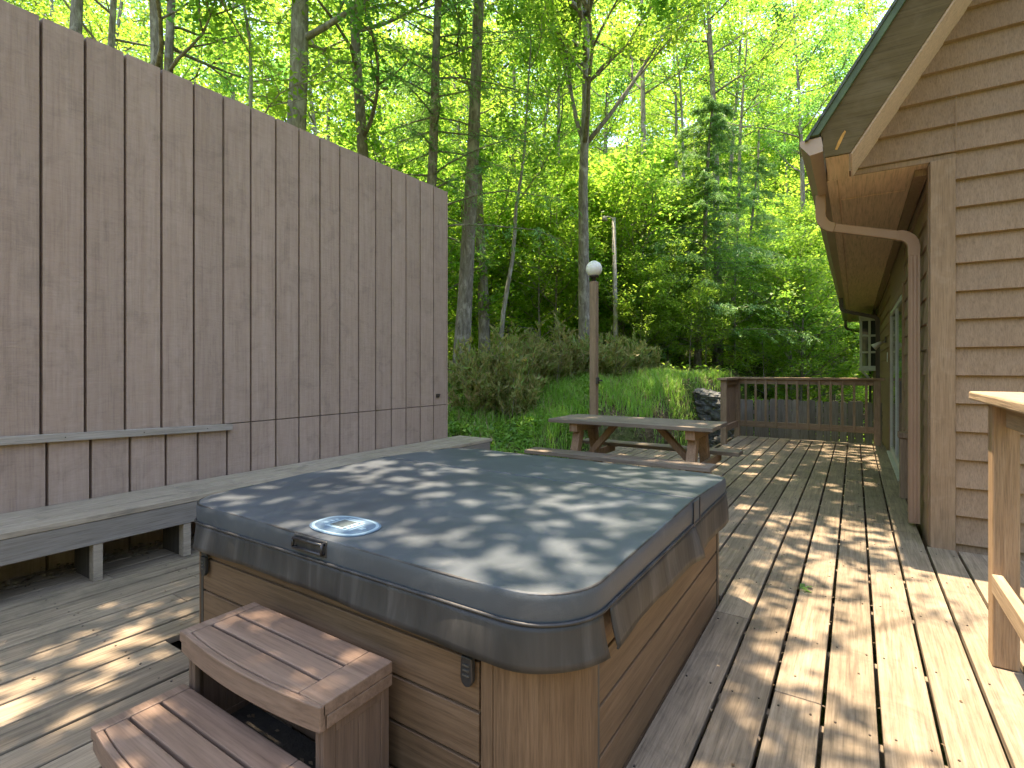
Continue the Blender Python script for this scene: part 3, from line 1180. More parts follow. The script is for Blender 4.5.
# ------------------------------------------------------------------ house
house = thing('house', 'brown lap sided house with steep gable at the right', 'house', (.48, 4.9, 0))
WX, GYP = .48, 4.90          # side wall plane x, gable wall plane y
YEND = 20.5
SOF = 2.80
SLOPE = 1.55


def lap_y(x0f, x1, zlist, name, clip=None):
    """gable siding: wedge shaped courses facing -y"""
    mb = MB()
    for a, b in zip(zlist[:-1], zlist[1:]):
        xa, xb2 = x0f(a), x0f(b)
        vs = [(xa, GYP, a), (x1, GYP, a), (x1, GYP, b), (xb2, GYP, b),
              (xa, GYP - .034, a + .006), (x1, GYP - .034, a + .006), (x1, GYP - .004, b), (xb2, GYP - .004, b)]
        mb.add(vs, [(0, 3, 2, 1), (4, 5, 6, 7), (0, 1, 5, 4), (3, 7, 6, 2), (0, 4, 7, 3), (1, 2, 6, 5)])
    return mb.build(name, M['siding_gable'], house)


zl = [-.16 + .2 * k + .003 for k in range(0, 16)]      # ... .843, 2.84
zl = [z for z in zl if z < 2.85]
lap_y(lambda z: .602, 4.5, zl, 'gable_wall')
zu = [zl[-1]] + [zl[-1] + .2 * k for k in range(1, 26)]
lap_y(lambda z: (z - 2.79) / SLOPE - .02, 4.5, zu, 'gable_wall')
MB().box(.601, .606, GYP - .036, GYP - .0345, 2.85, 3.24).build('siding_joint', M['trim'], house)
MB().box(-.112, .603, GYP - .016, GYP + .02, SOF + .003, zl[-1] - .002).build('frieze_board', M['siding_gable'], house)


def lap_x(y0, y1, name):
    mb = MB()
    for k in range(0, 15):
        a = -.157 + .2 * k
        b = min(a + .2, SOF)
        if a >= SOF:
            continue
        vs = [(WX, y0, a), (WX, y1, a), (WX, y1, b), (WX, y0, b),
              (WX - .022, y0, a + .001), (WX - .022, y1, a + .001), (WX - .005, y1, b), (WX - .005, y0, b)]
        mb.add(vs, [(0, 1, 2, 3), (4, 7, 6, 5), (0, 4, 5, 1), (3, 2, 6, 7), (0, 3, 7, 4), (1, 5, 6, 2)])
    return mb.build(name, M['siding_gable'], house)


DY0, DY1, DZ = 7.45, 9.95, 2.16
lap_x(5.02, DY0 - .1, 'side_wall')
lap_x(DY1 + .1, YEND, 'side_wall')
MB().box(WX - .02, WX, DY0 - .1, DY1 + .1, DZ + .112, SOF).build('side_wall', M['siding_gable'], house)
MB().box(WX + .003, WX + .12, GYP + .025, YEND, -.9, SOF).build('wall_core', M['siding_gable'], house)
MB().box(.62, 4.5, GYP + .0025, GYP + .10, -.9, 3.0).build('wall_core', M['siding_gable'], house)
# corner trim: one board on each face
MB().box(WX - .022, .600, GYP - .043, GYP - .003, -.012, SOF + .002).build('corner_trim', M['trim'], house, bevel=.003)
MB().box(WX - .030, WX - .003, GYP - .002, GYP + .105, -.010, SOF - .002).build('corner_trim', M['trim'], house, bevel=.003)
# eave: soffit, fascia, gutter
EX = -.115
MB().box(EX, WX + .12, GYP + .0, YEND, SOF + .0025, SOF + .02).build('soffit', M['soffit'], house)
for y in (GYP + .62,):
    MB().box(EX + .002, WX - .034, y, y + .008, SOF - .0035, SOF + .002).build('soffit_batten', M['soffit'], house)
MB().box(WX - .10, WX - .031, GYP + .11, YEND, SOF - .05, SOF - .001).build('frieze', M['trim'], house)
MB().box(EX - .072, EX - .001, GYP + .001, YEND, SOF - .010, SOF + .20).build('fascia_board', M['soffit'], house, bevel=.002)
gt = MB()
gprof = [(-.192, 2.945), (-.192, 2.838), (-.272, 2.826), (-.300, 2.862), (-.335, 2.905), (-.335, 2.94), (-.331, 2.94), (-.331, 2.908),
         (-.296, 2.866), (-.270, 2.831), (-.196, 2.842), (-.196, 2.945)]
gprof = [(x_ + .085, z_) for x_, z_ in gprof]
gprof = [(x_ - .085, z_) for x_, z_ in gprof]
gt.prism(gprof, 'y', 4.34, YEND)
gt.build('gutter', M['gutter'], house)
MB().prism([gprof[i] for i in (0, 1, 2, 3, 4, 5)], 'y', 4.330, 4.3395).build('gutter_end_cap', M['gutter'], house)
# rake: fascia facing the camera, soffit under the overhang, drip edge, roof slab
RY = 4.33


def rk(z, off):
    """x on a line parallel to the rake, off = shift along x at the height of the eave"""
    return (z - 2.785) / SLOPE + off


zt = 8.0
LO = 2.795
rf = MB()
rf.prism([(rk(LO, -.035), LO), (rk(zt, -.035), zt), (rk(zt, -.325), zt), (rk(2.97, -.325), 2.97), (-.178, LO)], 'y', RY, RY + .022)
rf.build('rake_board', M['rake'], house)
pl = MB()
pl.prism([(-.118, 2.835), (-.104, 2.83), (-.085, 2.87), (-.070, 2.905), (-.052, 2.945), (-.060, 2.955), (-.078, 2.93), (-.098, 2.89)], 'y',
         RY - .0015, RY - .0003)
pl.build('peeling_patch', M['peel'], house)
rs_ = MB()
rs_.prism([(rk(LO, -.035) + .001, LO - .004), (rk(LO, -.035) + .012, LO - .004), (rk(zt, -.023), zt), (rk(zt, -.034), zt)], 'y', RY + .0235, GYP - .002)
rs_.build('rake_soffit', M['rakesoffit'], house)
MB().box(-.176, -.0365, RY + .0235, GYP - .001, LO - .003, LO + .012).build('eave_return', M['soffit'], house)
de = MB()
de.prism([(rk(2.955, -.326), 2.955), (rk(zt, -.326), zt), (rk(zt, -.376), zt), (rk(2.955, -.376), 2.955)], 'y', RY - .022, RY + .03)
de.build('drip_edge', M['edge'], house, bevel=.003)
rfs = MB()
rfs.prism([(rk(2.93, -.377), 2.93), (rk(zt, -.377), zt), (rk(zt, -.397), zt), (rk(2.93, -.397), 2.93)], 'y', RY - .035, YEND + .3)
rfs.build('roof', M['shingle'], house)
rfi = MB()
rfi.prism([(rk(3.0, -.20), 3.0), (rk(zt, -.20), zt), (rk(zt, -.32), zt), (rk(2.98, -.32), 2.98)], 'y', RY + .032, YEND)
rfi.prism([(4.5, zt), (rk(zt, -.2), zt), (rk(zt, -.2), zt - .1), (4.5, zt - .1)], 'y', RY + .032, YEND)
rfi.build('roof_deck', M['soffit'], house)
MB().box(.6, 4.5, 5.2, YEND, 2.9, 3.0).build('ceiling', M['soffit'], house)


def rect_tube(mb, pts, w, h):
    """rectangular downspout run through the points, in a plane y = const; w along y, h across"""
    rings = []
    n = len(pts)
    for i, p in enumerate(pts):
        p = Vector(p)
        d = (Vector(pts[min(i + 1, n - 1)]) - Vector(pts[max(i - 1, 0)])).normalized()
        s = Vector((0, 1, 0))
        u = s.cross(d).normalized()
        k = 1.05 if i % 2 else 1.
        rings.append([p + s * (w / 2) + u * (h / 2 * k), p - s * (w / 2) + u * (h / 2 * k), p - s * (w / 2) - u * (h / 2 * k), p + s * (w / 2) - u * (h / 2 * k)])
    mb.loft(rings, smooth=False, cap_top=True, cap_bot=True)


def arc_pts(c, r, a0, a1, y, n=9):
    return [(c[0] + r * math.cos(a0 + (a1 - a0) * i / n), y, c[1] + r * math.sin(a0 + (a1 - a0) * i / n)) for i in range(n + 1)]


def spout(y, mat, zb=.03):
    xo, xw = -.255, WX - .075
    a = MB()
    # outlet elbow with crimps, slanted run under the soffit, wall elbow, straight leg
    rect_tube(a, [(xo, y, 2.835), (xo, y, 2.68)] + arc_pts((xo + .13, 2.66), .13, math.pi, math.pi * 1.44, y), .062, .078)
    o = a.build('downspout', mat, house, bevel=.004)
    b = MB()
    sx_, sz_ = xo + .105, 2.532
    rect_tube(b, [(sx_, y, sz_), (xw - .09, y, 2.398)], .056, .070)
    b.build('slanted_run', mat, o, bevel=.006)
    c = MB()
    rect_tube(c, [(xw - .11, y, 2.401)] + [(xw - .11 + .11 * math.sin(t), y, 2.291 + .11 * math.cos(t)) for t in np.linspace(.2, math.pi / 2, 9)] + [(xw, y, 2.22)], .062, .080)
    c.build('elbow', mat, o, bevel=.004)
    d_ = MB()
    xs, ys = .076 / 2, .060 / 2
    prof = []
    # corrugated rectangular leg
    for (ax, ay), (bx_, by_) in (((-xs, -ys), (xs, -ys)), ((xs, -ys), (xs, ys)), ((xs, ys), (-xs, ys)), ((-xs, ys), (-xs, -ys))):
        for i in range(6):
            t = i / 6
            k = .93 if i % 2 else 1.
            prof.append(((ax + (bx_ - ax) * t) * k + xw, (ay + (by_ - ay) * t) * k + y))
    d_.prism(prof, 'z', zb, 2.23)
    d_.build('leg', mat, o)
    return o


spout(5.42, M['spout'])
spout(13.6, M['spoutdark'], -.8)
spout(20.0, M['spoutdark'], -.8)
# sliding door
dr = MB()
dr.box(WX - .010, WX - .004, DY0 + .06, DY1 - .06, .10, DZ - .05)
door = dr.build('sliding_door', M['glass'], house)
df = MB()
for y0, y1 in ((DY0, DY0 + .06), (DY1 - .06, DY1), ((DY0 + DY1) / 2 - .035, (DY0 + DY1) / 2 + .035)):
    df.box(WX - .028, WX + .002, y0, y1, .03, DZ)
df.box(WX - .026, WX + .002, DY0 + .061, DY1 - .061, DZ - .06, DZ - .002)
df.box(WX - .026, WX + .002, DY0 + .061, DY1 - .061, .031, .11)
df.build('frame', M['frame'], door, bevel=.002)
MB().box(WX - .05, WX - .029, DY0 + .02, DY0 + .045, .9, 1.15).build('handle', M['framed'], door, bevel=.003)
tr = MB()
tr.box(WX - .034, WX + .002, DY0 - .098, DY0 - .003, -.01, DZ + .108)
tr.box(WX - .034, WX + .002, DY1 + .003, DY1 + .098, -.01, DZ + .108)
tr.box(WX - .033, WX + .002, DY0 - .0025, DY1 + .0025, DZ + .003, DZ + .106)
tr.build('trim', M['trim'], door, bevel=.003)
MB().box(WX - .07, WX + .002, DY0 - .002, DY1 + .002, .003, .028).build('sill', M['frame'], door, bevel=.003)
# wall switch plate and flood lamp beside the far downspout
MB().box(WX - .034, WX - .024, 10.72, 10.80, 1.40, 1.56).build('switch_plate', M['white'], house, bevel=.003)
wl = MB()
wl.box(WX - .05, WX - .023, 11.10, 11.22, 1.74, 1.84)
wlo = wl.build('wall_lamp', M['spoutdark'], house, bevel=.004)
for dy in (-.07, .07):
    hd = MB()
    hd.tube([(WX - .05, 11.16 + dy * .3, 1.76), (WX - .10, 11.16 + dy, 1.74)], .012, 8)
    hd.tube([(WX - .09, 11.16 + dy, 1.75), (WX - .17, 11.16 + dy, 1.69), (WX - .21, 11.16 + dy, 1.66)], [.025, .045, .062], 12)
    hd.build('lamp_head', M['frame'], wlo)
# bay window at the far end of the wall
by0, by1, bz0, bz1, bx0 = 15.4, 16.9, 1.30, 2.5, .10
bw = MB().box(bx0 + .05, WX - .002, by0 + .04, by1 - .04, bz0 + .05, bz1 - .05)
bwo = bw.build('bay_window', M['glass'], house)
bf = MB()
for x_ in (bx0, (bx0 + WX) / 2 - .02):
    bf.box(x_, x_ + .05, by0, by0 + .04, bz0, bz1)
bf.box(WX - .06, WX - .024, by0, by0 + .04, bz0, bz1)
for z_ in (bz0, bz0 + .36, bz0 + .76, bz1 - .05):
    bf.box(bx0 + .051, WX - .061, by0 + .003, by0 + .037, z_, z_ + .05)
for y_ in (by0 + .041, (by0 + by1) / 2, by1 - .05):
    bf.box(bx0, bx0 + .045, y_, y_ + .05, bz0, bz1)
bf.box(bx0 - .02, WX - .024, by0 - .03, by1 + .03, bz1 + .002, bz1 + .06)
bf.box(bx0 - .02, WX - .024, by0 - .03, by1 + .03, bz0 - .07, bz0 - .002)
bf.build('frame', M['white'], bwo, bevel=.004)
bl = MB()
for y_ in (by0 + .06, by1 - .10):
    bl.beam((bx0 + .05, y_ + .02, bz0 - .08), (WX - .03, y_ + .02, bz0 - .45), .04, .05)
bl.build('bracket', M['white'], bwo)
# short wooden post leaning by the door
wp = thing('wooden_post', 'short brown wooden post with a cap standing by the sliding door', 'post', (.405, 6.55, 0))
MB().box(.375, .44, 6.50, 6.60, .002, .60).build('shaft', M['rail'], wp, bevel=.004)
MB().box(.360, .446, 6.48, 6.62, .602, .66).build('cap', M['rail'], wp, bevel=.006)

# ------------------------------------------------------------------ lamp post, light pole, stone wall
lx, ly = at(594, 7.9)
lamp = thing('lamp_post', 'square brown wooden lamp post with a white globe at the deck edge', 'lamp post', (lx, ly, g1(lx, ly)))
MB().box(lx - .052, lx + .052, ly - .052, ly + .052, -.5, 2.60).build('post', M['rail'], lamp, bevel=.006)
MB().tube([(lx, ly, 2.60), (lx, ly, 2.66), (lx, ly, 2.665), (lx, ly, 2.70)], [.03, .03, .07, .075], 16).build('fitter', M['spoutdark'], lamp)
MB().sphere((lx, ly, 2.79), .122, 28).build('globe', M['globe'], lamp)
sw = MB().box(lx + .054, lx + .085, ly - .06, ly + .01, 1.06, 1.16)
sw.box(lx + .086, lx + .14, ly - .05, ly + .0, 1.10, 1.125)
sw.build('switch_box', M['spoutdark'], lamp, bevel=.003)

px_, py_ = at(616, 15.5)
gzp = g1(px_, py_)
pole = thing('light_pole', 'thin bare weathered pole with a small lamp arm in the woods', 'light pole', (px_, py_, gzp))
MB().tube([(px_, py_, gzp - .3), (px_ - .02, py_, 3.), (px_ - .07, py_, 5.75)], [.075, .068, .055], 12).build('shaft', M['pole'], pole)
ar = MB().tube([(px_ - .07, py_, 5.7), (px_ - .2, py_ - .1, 5.78), (px_ - .3, py_ - .15, 5.76)], .02, 8)
aro = ar.build('arm', M['pole'], pole)
MB().tube([(px_ - .3, py_ - .15, 5.80), (px_ - .3, py_ - .15, 5.74), (px_ - .3, py_ - .15, 5.66)], [.03, .07, .085], 14).build('lamp_head', M['pole'], aro)

rw = MB()
rs2 = random.Random(11)
for row in range(9):
    for i in range(17):
        t = i / 16
        bx_ = -2.15 - 1.5 * t + rs2.uniform(-.05, .05)
        by_ = 11.55 + .65 * t + rs2.uniform(-.05, .05)
        bz_ = .80 - row * .155 - .10 * abs(math.sin(t * 5)) + rs2.uniform(-.05, .05)
        if bz_ < g1(bx_, by_ - .3) - .15:
            continue
        r_ = rs2.uniform(.085, .15)
        ang = rs2.uniform(0, 6)
        vs_, fs_ = [], []
        n_, m_ = 9, 6
        ph = [rs2.uniform(.72, 1.25) for _ in range(n_ * (m_ + 1))]
        for j in range(m_ + 1):
            tt = math.pi * j / m_
            for k in range(n_):
                a = 2 * math.pi * k / n_ + ang
                rad = r_ * ph[j * n_ + k] if 0 < j < m_ else r_ * .8
                vs_.append((bx_ + rad * math.sin(tt) * math.cos(a) * 1.15, by_ + rad * math.sin(tt) * math.sin(a), bz_ + rad * .72 * math.cos(tt)))
        for j in range(m_):
            for k in range(n_):
                a, b = j * n_ + k, j * n_ + (k + 1) % n_
                fs_.append((a, a + n_, b + n_, b))
        rw.add(vs_, fs_, False)
tag(rw.build('stone_wall', M['rock']), 'dry stacked grey stone wall holding the grassy bank', 'stone wall')

# ------------------------------------------------------------------ trees
def rot_to(v):
    return v


class TreeBuilder:
    def __init__(self, seed):
        self.r = random.Random(seed)
        self.rng = np.random.default_rng(seed)
        self.wood = MB()
        self.clusters = []          # (centre, radius, weight)

    def path(self, p, d, length, n, wig, up=0.):
        pts = [Vector(p)]
        d = Vector(d).normalized()
        st = length / n
        for i in range(n):
            d = (d + Vector((self.r.gauss(0, wig), self.r.gauss(0, wig), self.r.gauss(0, wig * .6) + up))).normalized()
            pts.append(pts[-1] + d * st)
        return pts

    def trunk(self, base, height, r0, lean=(0, 0), wig=.035, n=14, sides=12):
        d = Vector((lean[0], lean[1], 1))
        pts = self.path(Vector(base) - Vector((0, 0, .3)), d, height, n, wig, .01)
        rad = []
        for i in range(len(pts)):
            t = i / n
            rad.append(r0 * (1 - .78 * t) * (1.35 if i == 0 else (1.08 if i == 1 else 1)))
        # dense rings with a knobbly surface
        self.wood.tube(pts, rad, sides)
        return pts, rad

    def limb(self, p, d, length, r, depth, leafr, up=.05, wig=.16):
        n = 5 if depth else 4
        pts = self.path(p, d, length, n, wig, up)
        self.wood.tube(pts, [r * (1 - .8 * i / n) + .003 for i in range(n + 1)], 6 if depth > 0 else 5)
        for i in range(1, n + 1):
            t = i / n
            if depth > 0:
                if t < .3:
                    continue
                for _ in range(1 if self.r.random() < .6 else 2):
                    a = self.r.uniform(-1.25, 1.25)
                    dd = (pts[i] - pts[i - 1]).normalized()
                    dd = Matrix.Rotation(a, 3, 'Z') @ dd
                    dd.z += self.r.uniform(-.25, .45)
                    self.limb(pts[i], dd, length * self.r.uniform(.35, .55), r * .45, depth - 1, leafr, up * .5, wig)
            else:
                self.clusters.append((pts[i], leafr * self.r.uniform(.7, 1.2)))
        return pts

    def leaves(self, total, length, width, flat=.5, updir=.75, droop=.25):
        """fill the clusters with leaves"""
        cs = self.clusters
        if not cs:
            return np.zeros((0, 3))
        rng = self.rng
        k = max(1, int(total / len(cs)))
        C = np.repeat(np.array([tuple(c[0]) for c in cs]), k, 0)
        rad = np.repeat(np.array([c[1] for c in cs]), k)[:, None]
        d = unit(rng.normal(0, 1, (len(C), 3)))
        q = rng.uniform(0, 1, (len(C), 1)) ** .45
        d = d * q * rad
        d[:, 2] *= flat
        return leaf_arrays(C + d, length, width, updir, droop, rng=rng)


def broad_tree(name, label, pos, height, r0, crown_lo, spread, nleaf, mat, bark_mat, seed, lean=(0, 0), leaf=(.12, .075), limbs=16, leafr=.55,
               cat='tree', group=None, wig=.02, flat=.5, extra=None, zbase=None, depth=1):
    zb = g1(*pos) if zbase is None else zbase
    t = TreeBuilder(seed)
    root = thing(name, label, cat, (pos[0], pos[1], zb), group)
    pts, rad = t.trunk((pos[0], pos[1], zb), height, r0, lean, wig)
    for i in range(limbs):
        f = crown_lo + (1 - crown_lo) * (i + t.r.random()) / limbs
        f = min(f, .985)
        k = f * (len(pts) - 1)
        j = int(k)
        p = pts[j].lerp(pts[min(j + 1, len(pts) - 1)], k - j)
        a = i * 2.4 + t.r.uniform(-.5, .5)
        prof = math.sin(math.pi * min(1, .22 + .78 * (f - crown_lo) / (1 - crown_lo + 1e-6))) * .75 + .3
        ln = spread * prof * t.r.uniform(.7, 1.15)
        t.limb(p, (math.cos(a), math.sin(a), t.r.uniform(.15, .7)), ln, max(.012, rad[j] * .42), depth, leafr)
    t.clusters.append((pts[-1], leafr))
    if extra:
        extra(t, pts, rad)
    t.wood.build('trunk', bark_mat, root)
    V = t.leaves(nleaf, leaf[0], leaf[1], flat)
    quads_object('crown', V, mat, root)
    return root, t


def hemlock(name, label, pos, height, r0, lo, spread, n_needles, seed, lean=(0, 0), group=None, zbase=None, size=(.13, .022), whorls=26):
    """conifer: tiers of drooping sprays of fine needles"""
    zb = g1(*pos) if zbase is None else zbase
    t = TreeBuilder(seed)
    root = thing(name, label, 'conifer', (pos[0], pos[1], zb), group)
    pts, rad = t.trunk((pos[0], pos[1], zb), height, r0, lean, .02)
    segs = []
    for w in range(whorls):
        f = lo + (1 - lo) * (w + t.r.random() * .6) / whorls
        k = min(f, .98) * (len(pts) - 1)
        j = int(k)
        p = pts[j].lerp(pts[min(j + 1, len(pts) - 1)], k - j)
        for b in range(3):
            a = w * 1.9 + b * 2.1 + t.r.uniform(-.4, .4)
            ln = spread * (1.05 - .85 * (f - lo) / (1 - lo)) * t.r.uniform(.6, 1.1)
            bp = t.path(p, (math.cos(a), math.sin(a), .12), ln, 5, .10, -.07)
            t.wood.tube(bp, [max(.004, rad[j] * .22 * (1 - .85 * i / 5)) for i in range(6)], 5)
            for i in range(1, 6):
                for sgn in (-1, 1):
                    dd = (bp[i] - bp[i - 1]).normalized()
                    d2 = Matrix.Rotation(sgn * t.r.uniform(.6, 1.1), 3, 'Z') @ dd
                    d2.z -= t.r.uniform(.05, .35)
                    l2 = ln * .34 * (1.15 - .13 * i) * t.r.uniform(.6, 1.2)
                    segs.append((bp[i - 1].lerp(bp[i], t.r.random()), d2 * l2))
                segs.append((bp[i - 1], bp[i] - bp[i - 1]))
    t.wood.build('trunk', M['bark_dk'], root)
    k = max(2, int(n_needles / len(segs)))
    A = np.repeat(np.array([tuple(s[0]) for s in segs]), k, 0)
    D = np.repeat(np.array([tuple(s[1]) for s in segs]), k, 0)
    rng = t.rng
    u = rng.uniform(0, 1, (len(A), 1))
    C = A + D * u + rng.normal(0, .035, A.shape)
    C[:, 2] -= .10 * u[:, 0] ** 2
    side = np.cross(unit(D), np.array([[0, 0, 1.]]))
    ax = unit(D) * .8 + side * rng.choice([-1, 1], (len(A), 1)) * rng.uniform(.3, 1.1, (len(A), 1)) + rng.normal(0, .25, A.shape)
    ax[:, 2] -= .3
    V = leaf_arrays(C, size[0], size[1], .7, 0, axis=ax, rng=rng)
    quads_object('crown', V, M['needle'], root)
    return root


# ---- trees that can be told apart by their trunks above and beside the fence
def P2(px, d):
    return at(px, d)


def overhang(targets, zlo, zhi, n, leafr, flatc=.35):
    """boughs reaching out over the deck: clusters of leaves spread where sun is screened"""
    def f(t, pts, rad):
        top = pts[int(len(pts) * .62)]
        for (x, y, rx, ry, k) in targets:
            c = Vector((x, y, (zlo + zhi) / 2))
            mid = top.lerp(c, .5) + Vector((0, 0, .8))
            t.wood.tube([top, mid, c], [.07, .05, .02], 6)
            for i in range(k):
                q = Vector((x + t.r.uniform(-rx, rx), y + t.r.uniform(-ry, ry), t.r.uniform(zlo, zhi)))
                t.wood.tube([c.lerp(q, .1), q], [.014, .004], 4)
                t.clusters.append((q, leafr * t.r.uniform(.6, 1.25)))
    return f


SUNK = .21           # sideways shift of a shadow per metre of height


def lerp_tree_list():
    pass


broad_tree('leafy_tree', 'slim leafy tree showing over the low end of the fence, second trunk from left', P2(110, 13.5), 15, .14, .34, 3.4, 9000, M['leaf'], M['bark_dk'], 101, (.0, .01),
           limbs=16, leafr=.6)
broad_tree('leafy_tree', 'grey trunked tree behind the fence, straight one of a close pair', P2(156, 10.5), 16, .16, .38, 3.6, 9000, M['leaf_dk'], M['bark'], 102, (0, 0), limbs=16)
broad_tree('leafy_tree', 'dark leaning tree behind the fence crossing its straight grey neighbour', P2(190, 10.0), 14, .125, .45, 3., 7000, M['leaf'], M['bark_dk'], 103, (-.10, -.03), limbs=12, wig=.05)
broad_tree('leafy_tree', 'stout lichen patched tree trunk rising behind the middle of the fence', P2(294, 10.5), 18, .235, .36, 4.2, 11000, M['leaf'], M['bark_pale'], 104, (.0, 0), limbs=18)
broad_tree('birch_sapling', 'thin crooked pale sapling beside the stout lichen patched trunk', P2(280, 9.9), 11, .06, .45, 1.8, 3000, M['leaf_yl'], M['bark_pale'], 105, (-.02, 0), limbs=9, wig=.10)
broad_tree('leafy_tree', 'dark straight tree behind the fence with a low crooked bough to the left', P2(372, 12.5), 17, .165, .34, 3.8, 10000, M['leaf_dk'], M['bark_dk'], 106, (0, 0), limbs=16)
hemlock('hemlock', 'hemlock with hanging sprays behind the right end of the fence', P2(424, 12.), 15, .15, .24, 3.6, 26000, 107, (0, 0))
broad_tree('leafy_tree', 'dark tree standing right of the thick furrowed trunk', P2(484, 15.5), 17, .18, .40, 3.8, 9000, M['leaf_yl'], M['bark_dk'], 109, (0, 0), limbs=15)
broad_tree('leaning_sapling', 'pale thin sapling leaning right above the brown junipers', P2(494, 13.), 9, .065, .50, 1.8, 3000, M['leaf'], M['bark_pale'], 110, (.13, .06), limbs=8, wig=.06)


def fork(t, pts, rad):
    p = pts[6]
    for d, ln in (((.75, .42, .9), 5.5), ((-.5, -.3, 1.), 3.4), ((.4, -.5, .8), 4.)):
        q = t.limb(p, d, ln, rad[6] * .62, 2, .6, .05, .10)
    for j, d, ln in ((8, (.35, -1, .12), 7.), (9, (-.2, -1, .15), 6.5), (9, (.8, -.8, .1), 6.5), (10, (.1, -1, .1), 6.)):
        t.limb(pts[j], d, ln, .07, 2, .55, -.03, .10)


broad_tree('leafy_tree', 'forked grey brown tree rising directly behind the globe lamp post', P2(585, 14.5), 15.5, .175, .50, 4., 30000, M['leaf_yl'], M['bark'], 111, (.0, .0), limbs=14, extra=fork, leafr=.5, wig=.03)
broad_tree('leafy_tree', 'tall slim straight tree right of the thin light pole', P2(648, 19.5), 19, .155, .55, 3.2, 5500, M['leaf'], M['bark'], 112, (0, 0), limbs=16, wig=.018)
hemlock('hemlock', 'blue green hemlock with a full soft crown right of the light pole', P2(697, 17.5), 9.2, .12, .10, 3.4, 46000, 113, (0, 0), whorls=30)
hemlock('hemlock', 'smaller hemlock standing in front of the far railing corner trees', P2(748, 21.), 8.5, .11, .14, 3.0, 26000, 114, (0, 0), whorls=26)
broad_tree('leafy_tree', 'pale slim trunk left of the dark trunks near the stone wall', P2(681, 20.5), 15, .09, .6, 2.4, 3500, M['leaf'], M['bark_pale'], 115, (0, 0), limbs=12)
broad_tree('leafy_tree', 'dark trunk rising behind the stone wall', P2(718, 19.5), 17, .17, .58, 3.2, 5000, M['leaf_yl'], M['bark_dk'], 116, (0, 0), limbs=14)
broad_tree('leafy_tree', 'slim dark trunk slanting beside the dark trunk behind the stone wall', P2(731, 21.), 15, .11, .6, 2.8, 4000, M['leaf'], M['bark_dk'], 117, (.03, .02), limbs=12)

# ---- woods behind: a few kinds, each built once and then copied
kinds = []
spec = [('leafy_tree', 'tall slim woodland tree with a high bright crown', 17, .15, .45, 3.8, 8000, M['leaf'], M['bark'], .6),
        ('leafy_tree', 'woodland tree with a yellow green crown lit from above', 16, .13, .42, 3.6, 7500, M['leaf_yl'], M['bark_dk'], .6),
        ('leafy_tree', 'deep green woodland tree with a dark trunk', 18, .17, .45, 4.0, 8000, M['leaf_dk'], M['bark_dk'], .6)]
for i, (nm, lb, h_, r_, lo_, sp_, nl_, mt_, bk_, lr_) in enumerate(spec):
    x, y = at((560, 330, 800)[i], (24, 20, 27)[i])
    root, _ = broad_tree(nm, lb, (x, y), h_, r_, lo_, sp_, nl_, mt_, bk_, 201 + i, limbs=18, leafr=lr_, group='woodland trees behind the deck', leaf=(.15, .095))
    kinds.append((root, h_))
und, _ = broad_tree('understory_tree', 'low spreading understory sapling with layered bright leaves', at(540, 17), 5.2, .05, .22, 2.4, 6500, M['leaf_yl'], M['bark'], 231, limbs=16, leafr=.5,
                    group='understory saplings among the trunks', leaf=(.12, .08), flat=.3)
und2, _ = broad_tree('understory_tree', 'low spreading understory sapling with layered green leaves', at(800, 17.5), 5.8, .06, .18, 2.6, 7500, M['leaf'], M['bark'], 232, limbs=18, leafr=.5,
                     group='understory saplings among the trunks', leaf=(.12, .08), flat=.3)
rt = random.Random(23)


def place(root, x, y, s, rz):
    c = copy_tree(root)
    c.location = (x, y, g1(x, y))
    c.rotation_euler = (0, 0, rz)
    c.scale = (s, s, s * rt.uniform(.92, 1.1))
    return c


taken = []
count = 0
tries = 0
while count < 44 and tries < 4000:
    tries += 1
    d = rt.uniform(19, 50)
    px = rt.uniform(-120, 930)
    x, y = at(px, d)
    if x > -1.6 and y < 24 and x < 6:
        if x > -.6:
            continue
    if 560 < px < 900 and d < 31:
        continue
    if any((x - a) ** 2 + (y - b) ** 2 < 3.2 for a, b in taken):
        continue
    taken.append((x, y))
    k = rt.choice((0, 0, 1, 1, 1, 2))
    place(kinds[k][0], x, y, rt.uniform(.8, 1.25), rt.uniform(0, 6.28))
    count += 1
for i in range(74):
    for _ in range(50):
        d = rt.uniform(14.5, 32)
        px = rt.uniform(-60, 900)
        x, y = at(px, d)
        if x > -.3 and y < 22:
            continue
        if d < 16 and 440 < px < 700:
            continue
        break
    place(rt.choice((und, und2)), x, y, rt.uniform(.7, 1.3), rt.uniform(0, 6.28))
for px, d, s_ in ((620, 17.2, .55), (706, 16.8, .5), (780, 20., .7), (835, 19.5, .6), (655, 16.8, .55), (690, 15.8, .5), (668, 18.5, .7), (765, 16.8, .6), (800, 18.2, .7), (735, 17.6, .6), (640, 15.6, .45)):
    x, y = at(px, d)
    place(und if d < 17 else und2, x, y, s_, px * .37)

# ---- the far woods that read as one mass
rng = np.random.default_rng(5)


